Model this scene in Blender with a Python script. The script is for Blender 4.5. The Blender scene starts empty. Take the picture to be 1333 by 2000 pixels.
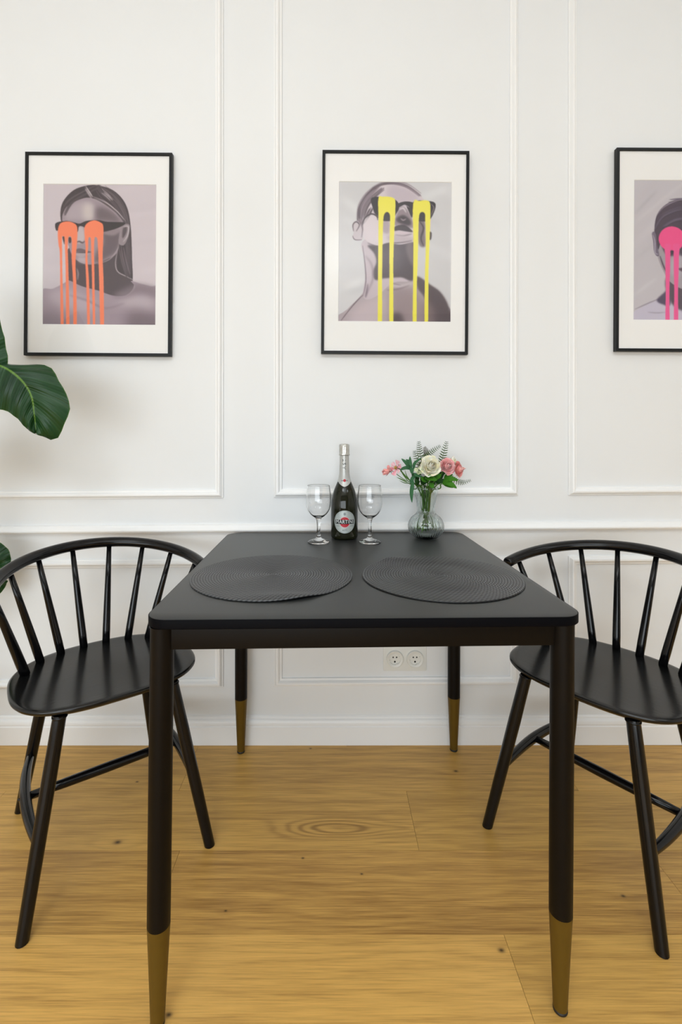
import bpy, bmesh, math, random
import numpy as np
from mathutils import Vector, Matrix
random.seed(7)
PI = math.pi
S = bpy.context.scene
COL = S.collection

# ------------------------------------------------------------------ camera, world, light, exposure
CAM_H = 1.078
F_PX, U0, V0 = 930.0, 648.0, 860.0           # focal length and vanishing point for a 1333 x 2000 frame
cam_d = bpy.data.cameras.new('camera'); cam = bpy.data.objects.new('camera', cam_d); COL.objects.link(cam)
cam.location = (0, 0, CAM_H); cam.rotation_euler = (PI/2, 0, 0)
cam_d.sensor_fit = 'HORIZONTAL'; cam_d.sensor_width = 36.0
cam_d.lens = F_PX/1333*36
cam_d.shift_x = (666.5-U0)/1333; cam_d.shift_y = -(1000-V0)/1333
cam_d.clip_start = 0.05
S.camera = cam
S.view_settings.view_transform = 'Standard'; S.view_settings.look = 'None'
S.view_settings.gamma = 1; S.view_settings.use_curve_mapping = False
S.view_settings.exposure = 0.15
w = bpy.data.worlds.new('world'); S.world = w; w.use_nodes = True
w.node_tree.nodes['Background'].inputs[0].default_value = (1, 1, 1, 1)
w.node_tree.nodes['Background'].inputs[1].default_value = 0.3

def area(name, loc, size, power, color=(1, .985, .96), rot=(0, 0, 0), sy=None):
    l = bpy.data.lights.new(name, 'AREA'); l.energy = power; l.color = color
    l.shape = 'RECTANGLE' if sy else 'DISK'; l.size = size
    if sy: l.size_y = sy
    o = bpy.data.objects.new(name, l); o.location = loc; o.rotation_euler = rot; COL.objects.link(o); return o
LC = (.855, .94, 1)
area('ceiling_lamp_a', (-0.80, 0.70, 2.86), 0.60, 1.0, LC)
area('ceiling_lamp_b', (1.75, 0.70, 2.86), 0.50, 1.8, LC)
area('ceiling_lamp_c', (-0.80, -1.1, 2.86), 0.9, 14, LC)
area('ceiling_lamp_d', (2.0, -1.1, 2.86), 0.9, 8, LC)
area('bounce_fill', (0.1, -1.3, 1.9), 0.5, 46, LC, (PI, 0, 0))       # added fill, thrown up at the white ceiling
area('front_fill', (-1.1, -3.45, 1.10), 4.0, 90, LC, (PI/2, 0, 0), 1.5)  # added fill light behind the camera, no window known there

# ------------------------------------------------------------------ helpers
def new_mat(name):
    m = bpy.data.materials.new(name); m.use_nodes = True
    return m, m.node_tree, m.node_tree.nodes['Principled BSDF']
def pmat(name, col, rough=.5, metal=0., spec=.5, **kw):
    m, t, b = new_mat(name)
    b.inputs['Base Color'].default_value = (*col, 1); b.inputs['Roughness'].default_value = rough
    b.inputs['Metallic'].default_value = metal; b.inputs['Specular IOR Level'].default_value = spec
    for k, v in kw.items(): b.inputs[k].default_value = v
    return m
def add_noise(m, scale=30, amount=.15, bump=0., bscale=None, stretch=(1, 1, 1), dist=.002):
    """procedural tone variation and fine bump on top of a plain material"""
    t = m.node_tree; b = t.nodes['Principled BSDF']; col = tuple(b.inputs['Base Color'].default_value)
    tc = t.nodes.new('ShaderNodeTexCoord'); mp = t.nodes.new('ShaderNodeMapping'); mp.inputs['Scale'].default_value = stretch
    n = t.nodes.new('ShaderNodeTexNoise'); n.inputs['Scale'].default_value = scale; n.inputs['Detail'].default_value = 5
    t.links.new(tc.outputs['Object'], mp.inputs[0]); t.links.new(mp.outputs[0], n.inputs['Vector'])
    r = t.nodes.new('ShaderNodeMixRGB'); r.inputs[1].default_value = tuple(c*(1-amount) for c in col[:3])+(1,)
    r.inputs[2].default_value = tuple(min(1, c*(1+amount)) for c in col[:3])+(1,)
    t.links.new(n.outputs['Fac'], r.inputs[0]); t.links.new(r.outputs[0], b.inputs['Base Color'])
    if bump:
        n2 = t.nodes.new('ShaderNodeTexNoise'); n2.inputs['Scale'].default_value = bscale or scale; n2.inputs['Detail'].default_value = 3
        t.links.new(mp.outputs[0], n2.inputs['Vector'])
        bp = t.nodes.new('ShaderNodeBump'); bp.inputs['Strength'].default_value = bump; bp.inputs['Distance'].default_value = dist
        t.links.new(n2.outputs['Fac'], bp.inputs['Height']); t.links.new(bp.outputs[0], b.inputs['Normal'])
    return m

def obj(name, bm, mat, parent=None, smooth=True, angle=None):
    me = bpy.data.meshes.new(name)
    if isinstance(bm, bmesh.types.BMesh):
        bmesh.ops.recalc_face_normals(bm, faces=bm.faces)
        bm.to_mesh(me); bm.free()
    else: me = bm
    o = bpy.data.objects.new(name, me); COL.objects.link(o)
    me.materials.append(mat)
    if smooth:
        me.polygons.foreach_set('use_smooth', [True]*len(me.polygons))
        if angle is not None: me.set_sharp_from_angle(angle=math.radians(angle))
    if parent: o.parent = parent
    return o
def empty(name, loc=(0, 0, 0), rot=(0, 0, 0)):
    o = bpy.data.objects.new(name, None); COL.objects.link(o); o.location = loc; o.rotation_euler = rot
    o.empty_display_size = .05; return o
def tag(o, label, cat, group=None):
    o['label'] = label; o['category'] = cat
    if group: o['group'] = group
    return o
def struct(o): o['kind'] = 'structure'; return o
def copy_tree(o, parent=None):
    c = o.copy(); COL.objects.link(c); c.parent = parent
    for ch in list(o.children): copy_tree(ch, c)
    return c

def box(bm, x0, x1, y0, y1, z0, z1, bev=0):
    vs = [bm.verts.new((x, y, z)) for x in (x0, x1) for y in (y0, y1) for z in (z0, z1)]
    fs = [bm.faces.new([vs[i] for i in f]) for f in ((0, 1, 3, 2), (4, 6, 7, 5), (0, 4, 5, 1), (2, 3, 7, 6), (0, 2, 6, 4), (1, 5, 7, 3))]
    if bev:
        es = list({e for f in fs for e in f.edges})
        bmesh.ops.bevel(bm, geom=es, offset=bev, segments=2, profile=.6, affect='EDGES')
    return vs
def frames(pts):
    """parallel-transported frames along a polyline"""
    P = [Vector(p) for p in pts]; T = []
    for i in range(len(P)):
        a = P[max(0, i-1)]; b = P[min(len(P)-1, i+1)]; T.append((b-a).normalized())
    up = Vector((0, 0, 1)) if abs(T[0].z) < .9 else Vector((0, 1, 0))
    n = (up - T[0]*up.dot(T[0])).normalized(); out = []
    for i, t in enumerate(T):
        n = (n - t*n.dot(t)).normalized(); out.append((P[i], t, n, t.cross(n)))
    return out
def tube(bm, pts, r, seg=12, cap=True, rn=None, rounded=False):
    """r: radius or list; rn: optional second radius (list or value) along the frame normal"""
    fr = frames(pts); n = len(fr)
    R = r if isinstance(r, (list, tuple)) else [r]*n
    RN = rn if isinstance(rn, (list, tuple)) else ([rn]*n if rn else R)
    rings = []
    def ring(c, nn, bb, a, b_): return [bm.verts.new(c+nn*math.cos(2*PI*k/seg)*b_+bb*math.sin(2*PI*k/seg)*a) for k in range(seg)]
    if rounded:
        p, t, nn, bb = fr[0]
        for q in (.25, .6, .88): rings.append(ring(p-t*R[0]*math.sqrt(1-q*q)*.5, nn, bb, R[0]*q, RN[0]*q))
    for i, (p, t, nn, bb) in enumerate(fr): rings.append(ring(p, nn, bb, R[i], RN[i]))
    if rounded:
        p, t, nn, bb = fr[-1]
        for q in (.88, .6, .25): rings.append(ring(p+t*R[-1]*math.sqrt(1-q*q)*.5, nn, bb, R[-1]*q, RN[-1]*q))
    for a, b in zip(rings, rings[1:]):
        for k in range(seg): bm.faces.new((a[k], a[(k+1) % seg], b[(k+1) % seg], b[k]))
    if cap: bm.faces.new(rings[0][::-1]); bm.faces.new(rings[-1])
def lathe(bm, prof, seg=48, c=(0, 0, 0), fr=None, close=False):
    """prof: [(r,z)...] ; fr(theta, r, z)->r lets ribs modulate the radius"""
    rings = []
    for r, z in prof:
        if r <= 1e-6: rings.append([bm.verts.new((c[0], c[1], c[2]+z))])
        else:
            rings.append([bm.verts.new((c[0]+(fr(2*PI*k/seg, r, z) if fr else r)*math.cos(2*PI*k/seg),
                                        c[1]+(fr(2*PI*k/seg, r, z) if fr else r)*math.sin(2*PI*k/seg), c[2]+z)) for k in range(seg)])
    pairs = list(zip(rings, rings[1:]))
    if close: pairs.append((rings[-1], rings[0]))
    for a, b in pairs:
        for k in range(seg):
            k2 = (k+1) % seg
            if len(a) == 1 and len(b) == 1: continue
            if len(a) == 1: bm.faces.new((a[0], b[k2], b[k]))
            elif len(b) == 1: bm.faces.new((a[k], a[k2], b[0]))
            else: bm.faces.new((a[k], a[k2], b[k2], b[k]))
def rrect_pts(w_, d_, r, n=8):
    out = []
    for cx, cy, a0 in ((w_/2-r, d_/2-r, 0), (-w_/2+r, d_/2-r, 90), (-w_/2+r, -d_/2+r, 180), (w_/2-r, -d_/2+r, 270)):
        for k in range(n+1):
            a = math.radians(a0+90*k/n); out.append((cx+r*math.cos(a), cy+r*math.sin(a)))
    return out
def rslab(bm, w_, d_, r, z0, z1, bev, n=8):
    """rounded rectangle slab with softened rims"""
    lv = [(bev, z0), (bev*.3, z0+bev*.3), (0, z0+bev), (0, z1-bev), (bev*.3, z1-bev*.3), (bev, z1)]
    rings = [[bm.verts.new((x, y, z)) for x, y in rrect_pts(w_-2*i, d_-2*i, r-i*.5, n)] for i, z in lv]
    for a, b in zip(rings, rings[1:]):
        for k in range(len(a)):
            k2 = (k+1) % len(a); bm.faces.new((a[k], a[k2], b[k2], b[k]))
    bm.faces.new(rings[0][::-1]); bm.faces.new(rings[-1])
def catmull(P, n=8, closed=False):
    P = [Vector(p) for p in P]; out = []; N = len(P)
    rng = range(N if closed else N-1)
    for i in rng:
        g = (lambda j: P[j % N]) if closed else (lambda j: P[max(0, min(N-1, j))])
        p0, p1, p2, p3 = g(i-1), g(i), g(i+1), g(i+2)
        for k in range(n):
            t = k/n
            out.append(.5*((2*p1)+(p2-p0)*t+(2*p0-5*p1+4*p2-p3)*t*t+(3*p1-p0-3*p2+p3)*t**3))
    if not closed: out.append(P[-1])
    return out
def at(u, v, Y):
    """point of the room at depth Y that the photograph shows at pixel u, v"""
    return Vector(((u-U0)*Y/F_PX, Y, CAM_H-(v-V0)*Y/F_PX))

# ------------------------------------------------------------------ materials
M = {}
M['wall'] = add_noise(pmat('wall_paint', (.83, .84, .845), .55, spec=.35), 6, .012, .05, 180)
M['trim'] = pmat('trim_paint', (.92, .92, .915), .32, spec=.5)
M['ceiling'] = pmat('ceiling_paint', (.86, .86, .86), .8)
M['lacquer'] = add_noise(pmat('black_lacquer', (.0028, .0028, .0034), .17, spec=.33), 12, .2, .04, 60)
M['seat'] = add_noise(pmat('black_lacquered_seat', (.005, .005, .005), .18, spec=.44), 5, .2, .12, 22, (1, 6, 1), .001)
M['table'] = add_noise(pmat('matt_black_tabletop', (.021, .023, .0225), .42, spec=.52), 20, .08, .03, 500)
M['table_frame'] = pmat('black_brown_powder_coat', (.0045, .0032, .0024), .42, spec=.14)
M['edge'] = pmat('shaded_edge_black', (.002, .002, .003), .5, spec=.05)  # near black puts the shade of the tabletop's rim into its colour
M['gold'] = add_noise(pmat('brass_tone_paint', (.135, .080, .010), .45, .35, spec=.25), 60, .08)
M['rubber'] = pmat('black_rubber', (.008, .008, .008), .5)
M['frame'] = pmat('black_frame', (.006, .007, .008), .45, spec=.3)
M['mount'] = pmat('white_mount_board', (.90, .895, .885), .8)
M['plastic'] = pmat('white_plastic', (.80, .80, .76), .35)
M['hole'] = pmat('dark_recess', (.01, .01, .01), .6)
M['screw'] = pmat('steel', (.5, .5, .5), .3, 1)

def glass_mat(name, col, rough=0.0, ior=1.48):
    return pmat(name, col, rough, **{'Transmission Weight': 1.0, 'IOR': ior})
M['glass'] = glass_mat('clear_glass', (1, 1, 1))
M['vase_glass'] = glass_mat('green_tinted_glass', (.93, .985, .975))
def pane_mat():
    m, t, b = new_mat('picture_glass'); t.nodes.remove(b)
    tr = t.nodes.new('ShaderNodeBsdfTransparent'); gl = t.nodes.new('ShaderNodeBsdfGlossy'); gl.inputs['Roughness'].default_value = .02
    mx = t.nodes.new('ShaderNodeMixShader'); mx.inputs[0].default_value = .02
    t.links.new(tr.outputs[0], mx.inputs[1]); t.links.new(gl.outputs[0], mx.inputs[2])
    t.links.new(mx.outputs[0], t.nodes['Material Output'].inputs[0]); return m
M['pane'] = pane_mat()

# ------------------------------------------------------------------ room shell
WY = 1.697                      # wall plane
XL, XR, YF, ZC = -3.2, 3.4, -3.5, 2.9
def slab(name, x0, x1, y0, y1, z0, z1, mat):
    bm = bmesh.new(); box(bm, x0, x1, y0, y1, z0, z1); return struct(obj(name, bm, mat, smooth=False))
slab('wall_back', XL, XR, WY, WY+.12, -.05, ZC, M['wall'])
slab('wall_left', XL-.12, XL, YF, WY+.12, -.05, ZC, M['wall'])
slab('wall_right', XR, XR+.12, YF, WY+.12, -.05, ZC, M['wall'])
slab('wall_front', XL-.12, XR+.12, YF-.12, YF, -.05, ZC, pmat('grey_wall_paint', (.30, .30, .30), .7))
slab('ceiling', XL-.12, XR+.12, YF-.12, WY+.12, ZC, ZC+.1, M['ceiling'])

# floor: oak planks laid along the wall
class G:
    """tiny node-graph helper"""
    def __init__(s, t): s.t = t
    def m(s, op, a, b=None, c=None):
        n = s.t.nodes.new('ShaderNodeMath'); n.operation = op
        for i, v in enumerate((a, b, c)):
            if v is None: continue
            if isinstance(v, (int, float)): n.inputs[i].default_value = v
            else: s.t.links.new(v, n.inputs[i])
        return n.outputs[0]
    def xyz(s, x, y, z):
        n = s.t.nodes.new('ShaderNodeCombineXYZ')
        for i, v in enumerate((x, y, z)):
            if isinstance(v, (int, float)): n.inputs[i].default_value = v
            else: s.t.links.new(v, n.inputs[i])
        return n.outputs[0]
    def noise(s, vec, scale=1, detail=3, rough=.5):
        n = s.t.nodes.new('ShaderNodeTexNoise'); n.inputs['Scale'].default_value = scale
        n.inputs['Detail'].default_value = detail; n.inputs['Roughness'].default_value = rough
        s.t.links.new(vec, n.inputs['Vector']); return n.outputs['Fac']
    def mix(s, f, a, b):
        n = s.t.nodes.new('ShaderNodeMixRGB')
        for i, v in enumerate((f, a, b)):
            if isinstance(v, (int, float)): n.inputs[i].default_value = v
            elif isinstance(v, tuple): n.inputs[i].default_value = (*v, 1)
            else: s.t.links.new(v, n.inputs[i])
        return n.outputs[0]
    def ramp(s, f, lo, hi):
        n = s.t.nodes.new('ShaderNodeMapRange'); n.interpolation_type = 'SMOOTHSTEP'
        s.t.links.new(f, n.inputs[0]); n.inputs[1].default_value = lo; n.inputs[2].default_value = hi; return n.outputs[0]
def floor_mat():
    m, t, b = new_mat('oak_planks'); g = G(t)
    tc = t.nodes.new('ShaderNodeTexCoord'); sp = t.nodes.new('ShaderNodeSeparateXYZ'); t.links.new(tc.outputs['Object'], sp.inputs[0])
    x, y = sp.outputs[0], sp.outputs[1]
    at_ = t.nodes.new('ShaderNodeAttribute'); at_.attribute_name = 'plank'
    sc = t.nodes.new('ShaderNodeSeparateColor'); t.links.new(at_.outputs['Color'], sc.inputs[0])
    r1, r2, r3 = sc.outputs
    off = g.m('MULTIPLY', r1, 37.0)
    big = g.noise(g.xyz(g.m('ADD', g.m('MULTIPLY', x, 1.5), off), g.m('MULTIPLY', y, 9), off), 1, 3, .55)
    phase = g.m('ADD', g.m('MULTIPLY', y, 150), g.m('MULTIPLY', big, 30))
    spots = None; eye = None
    knots = [(230, 1645, .011, 5), (891, 1506, .008, 3), (607, 1462, .005, 1), (592, 1676, .0045, 1), (707, 1707, .004, 1),
             (1218, 1750, .006, 1.5), (980, 1856, .008, 2.5), (441, 1779, .004, 1), (60, 1508, .006, 1.5), (330, 1982, .007, 2),
             (268, 1527, .005, 1.2)]
    for u, v, r, amp in knots:
        p = at(u, v, F_PX*CAM_H/(v-V0))
        dx = g.m('SUBTRACT', x, p.x); dy = g.m('SUBTRACT', y, p.y)
        d2 = g.m('ADD', g.m('MULTIPLY', g.m('MULTIPLY', dx, dx), .16), g.m('MULTIPLY', dy, dy))
        ph = g.m('MULTIPLY', g.m('EXPONENT', g.m('MULTIPLY', d2, -1/(2.2*r)**2)), amp*1.4)
        phase = g.m('ADD', phase, ph)
        dd = g.m('ADD', g.m('MULTIPLY', g.m('MULTIPLY', dx, dx), .45), g.m('MULTIPLY', dy, dy))
        s_ = g.m('EXPONENT', g.m('MULTIPLY', dd, -1/(.60*r)**2))
        spots = s_ if spots is None else g.m('ADD', spots, s_)
    # the large oval figure in the plank under the table
    dx = g.m('SUBTRACT', x, .005); dy = g.m('SUBTRACT', y, 1.322)
    e2 = g.m('ADD', g.m('MULTIPLY', g.m('MULTIPLY', dx, dx), 1/.13**2), g.m('MULTIPLY', g.m('MULTIPLY', dy, dy), 1/.030**2))
    eg = g.m('EXPONENT', g.m('MULTIPLY', e2, -1.0))
    phase = g.m('ADD', phase, g.m('MULTIPLY', eg, 26))
    dx = g.m('SUBTRACT', x, .19)
    e3 = g.m('ADD', g.m('MULTIPLY', g.m('MULTIPLY', dx, dx), 1/.09**2), g.m('MULTIPLY', g.m('MULTIPLY', dy, dy), 1/.02**2))
    phase = g.m('ADD', phase, g.m('MULTIPLY', g.m('EXPONENT', g.m('MULTIPLY', e3, -1.0)), 9))
    bands = g.m('MULTIPLY_ADD', g.m('SINE', phase), .5, .5)
    bands = g.m('POWER', bands, 1.8)
    fine = g.noise(g.xyz(g.m('MULTIPLY', x, 9), g.m('MULTIPLY', y, 330), off), 1, 4, .6)
    med = g.noise(g.xyz(g.m('MULTIPLY', x, 2.2), g.m('MULTIPLY', y, 75), off), 1, 3, .6)
    patch = g.noise(g.xyz(g.m('MULTIPLY', x, 1.1), g.m('MULTIPLY', y, 5), off), 1, 2, .5)
    str_ = g.m('MULTIPLY_ADD', eg, .50, .13)
    f = g.m('ADD', g.m('MULTIPLY', bands, str_), g.m('ADD', g.m('MULTIPLY', fine, 1.0), g.m('ADD', g.m('MULTIPLY', med, .58), g.m('MULTIPLY', patch, .50))))
    f = g.ramp(g.m('ADD', f, g.m('MULTIPLY', r2, .22)), .74, 1.80)
    c = g.mix(f, (.86, .50, .132), (.30, .142, .031))
    c = g.mix(g.m('MULTIPLY', r3, .25), c, (.44, .28, .055))
    c = g.mix(g.m('MINIMUM', spots, 1), c, (.07, .035, .010))
    t.links.new(c, b.inputs['Base Color'])
    t.links.new(g.m('MULTIPLY_ADD', fine, .15, .33), b.inputs['Roughness'])
    bp = t.nodes.new('ShaderNodeBump'); bp.inputs['Strength'].default_value = .25; bp.inputs['Distance'].default_value = .0008
    t.links.new(g.m('ADD', fine, g.m('MULTIPLY', bands, .3)), bp.inputs['Height']); t.links.new(bp.outputs[0], b.inputs['Normal'])
    return m
def build_floor():
    bm = bmesh.new(); cl = bm.faces.layers.int.new('pid')
    joints = {0: .230, -1: -.399, 1: -.470, -2: .376}
    rnd = random.Random(3); cols = []; W_, L_ = .2124, 1.231
    for row in range(-25, 3):
        j = joints.get(row, rnd.uniform(-.6, .6)); y0 = 1.2515+row*W_; y1 = y0+W_
        if y0 < YF-.1: continue
        y1 = min(y1, WY+.1)
        for k in range(-3, 4):
            x0, x1 = j+k*L_, j+(k+1)*L_
            if x1 < XL or x0 > XR: continue
            g_ = .0004
            vs = box(bm, max(x0, XL-.1)+g_, min(x1, XR+.1)-g_, y0+g_, y1-g_, -.014, 0)
            shade = {0: .35, -1: 1.0, 1: .5, -2: .0}.get(row, rnd.random())
            if row == 0 and k == 0: shade = .62
            cols.append((rnd.random(), shade, rnd.random()))
            for f in set(f for v in vs for f in v.link_faces): f[cl] = len(cols)-1
    box(bm, XL-.1, XR+.1, YF-.1, WY+.1, -.05, -.0142)
    cols.append((0, 1, 0))
    for f in bm.faces[-6:]: f[cl] = len(cols)-1
    me = bpy.data.meshes.new('floor'); bm.faces.ensure_lookup_table()
    ids = [f[cl] for f in bm.faces]; bm.to_mesh(me); bm.free()
    a = me.attributes.new('plank', 'FLOAT_COLOR', 'FACE')
    a.data.foreach_set('color', [c for i in ids for c in (*cols[i], 1)])
    return struct(obj('floor', me, floor_mat(), smooth=False))
build_floor()

# skirting, chair rail and the picture-frame panel mouldings of the back wall
SL = .0076                                     # the mouldings climb very slightly towards the right
def sweep_x(name, prof, x0, x1, z0, slope=0., mat=None):
    bm = bmesh.new(); A = [bm.verts.new((x0, WY-p, z0+z+slope*x0)) for p, z in prof]; B = [bm.verts.new((x1, WY-p, z0+z+slope*x1)) for p, z in prof]
    for i in range(len(prof)): j = (i+1) % len(prof); bm.faces.new((A[i], A[j], B[j], B[i]))
    bm.faces.new(A); bm.faces.new(B[::-1])
    return struct(obj(name, bm, mat or M['trim'], smooth=True, angle=35))
zb = lambda v, Y=1.685: CAM_H-(v-V0)*Y/F_PX
sweep_x('baseboard_back', [(-.01, 0), (.015, 0), (.015, .064), (.0125, .0665), (.0125, .0695), (.0145, .072), (.014, .082), (.010, .088), (.006, .090), (.0055, .095), (.002, .099), (-.01, .099)], XL, XR, 0, .0012)
sweep_x('trim_1', [(-.01, 0), (.005, 0), (.006, .004), (.015, .0045), (.0175, .007), (.0215, .0085), (.0225, .013), (.0195, .018), (.013, .023), (.011, .028), (.004, .032), (-.01, .032)], XL, XR, zb(1040.2), SL)
def moulding(name, x0, x1, z0, z1):
    prof = [(0, -.01), (0, .005), (.0012, .0065), (.0036, .0070), (.0042, .0078), (.0092, .0168), (.0125, .0180), (.0165, .0170), (.0200, .0135), (.0225, .0085), (.0265, .0075), (.029, .0055), (.029, -.01)]
    bm = bmesh.new(); rings = []
    for d, p in prof:
        rings.append([bm.verts.new((x, WY-p, z+SL*x)) for x, z in ((x0+d, z0+d), (x1-d, z0+d), (x1-d, z1-d), (x0+d, z1-d))])
    for a, b in zip(rings, rings[1:]):
        for k in range(4): bm.faces.new((a[k], a[(k+1) % 4], b[(k+1) % 4], b[k]))
    return struct(obj(name, bm, M['trim'], smooth=True, angle=28))
n = 2
for k in (-2, -1, 0, 1, 2):
    x0 = -.2055+k*1.0485
    moulding('trim_%d' % n, x0, x0+.869, zb(971.2), 2.74); n += 1
    moulding('trim_%d' % n, x0, x0+.869, zb(1342), zb(1090.5)); n += 1

# ------------------------------------------------------------------ painted prints (colour per mesh vertex, drawn here stroke by stroke)
class Painter:
    def __init__(s, W=250, H=312):
        s.W, s.H = W, H; s.img = np.zeros((H, W, 3)); s.ss = 3
    def setmap(s, x0, y0, x1, y1, shear): s.mp = (x0, y0, x1, y1, shear)
    def tr(s, P):
        x0, y0, x1, y1, sh = s.mp; P = np.asarray(P, float); v = (P[:, 1]-y0)/(y1-y0)
        return np.stack([(P[:, 0]-x0-sh*v)/(x1-x0)*s.W, v*s.H], 1)
    def blur(s, a, r):
        if r <= 0: return a
        k = int(max(1, round(r*2.5))); g = np.exp(-.5*(np.arange(-k, k+1)/r)**2); g /= g.sum()
        a = np.pad(a, k, mode='edge'); a = np.apply_along_axis(lambda m: np.convolve(m, g, 'valid'), 0, a)
        return np.apply_along_axis(lambda m: np.convolve(m, g, 'valid'), 1, a)
    def poly(s, P, col, blur=0., alpha=1., smooth=True):
        if smooth: P = [(p.x, p.y) for p in catmull([(q[0], q[1], 0) for q in P], 5, True)]
        P = s.tr(P); q = s.ss; W, H = s.W*q, s.H*q
        mask = np.zeros((H, W)); xs = P[:, 0]*q; ys = P[:, 1]*q
        for r in range(max(0, int(ys.min())), min(H, int(ys.max())+2)):
            y = r+.5; X = []
            for i in range(len(xs)):
                j = (i+1) % len(xs)
                if (ys[i] > y) != (ys[j] > y): X.append(xs[i]+(y-ys[i])*(xs[j]-xs[i])/(ys[j]-ys[i]))
            X.sort()
            for a, b in zip(X[::2], X[1::2]): mask[r, max(0, int(a+.5)):max(0, min(W, int(b+.5)))] = 1
        m = mask.reshape(s.H, q, s.W, q).mean((1, 3)); m = s.blur(m, blur)*alpha
        s.img = s.img*(1-m[..., None])+np.array(col, float)*m[..., None]
    def line(s, P, wd, col, blur=.4, alpha=1.):
        """brush stroke: wd may be (start, mid, end)"""
        C = catmull([(p[0], p[1], 0) for p in P], 6); L, R = [], []
        for i, p in enumerate(C):
            t = (C[min(len(C)-1, i+1)]-C[max(0, i-1)]).normalized(); f = i/(len(C)-1)
            h_ = wd*.5*(math.sin(PI*(.12+.76*f))) if not isinstance(wd, tuple) else .5*(wd[0]*(1-f)+wd[1]*f)
            L.append((p.x-t.y*h_, p.y+t.x*h_)); R.append((p.x+t.y*h_, p.y-t.x*h_))
        s.poly(L+R[::-1], col, blur, alpha, False)
    def colors(s):
        c = np.clip(s.img/255, 0, 1); c = np.where(c <= .04045, c/12.92, ((c+.055)/1.055)**2.4)
        return np.clip(c**1.13*1.06, 0, .9)
def bg_streaks(p, base, n, seed, amp, x0, y0, x1, y1, slope):
    p.img[:] = base; r = random.Random(seed)
    for i in range(n):
        y = r.uniform(y0-200, y1+200); x = r.uniform(x0-100, x1); l = r.uniform(150, 500); d = r.uniform(-amp, amp)
        p.line([(x, y), (x+l, y+slope*l)], r.uniform(20, 80), [c+d for c in base], 4, .8)
def hair_strokes(p, paths, seed, cols, wd=7, jit=10):
    r = random.Random(seed)
    for P, n_ in paths:
        for i in range(n_):
            o = r.uniform(-1, 1)*jit; o2 = r.uniform(-1, 1)*jit
            p.line([(x+o, y+o2) for x, y in P], r.uniform(.4, 1)*wd, r.choice(cols), .5, r.uniform(.4, .9))

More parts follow.
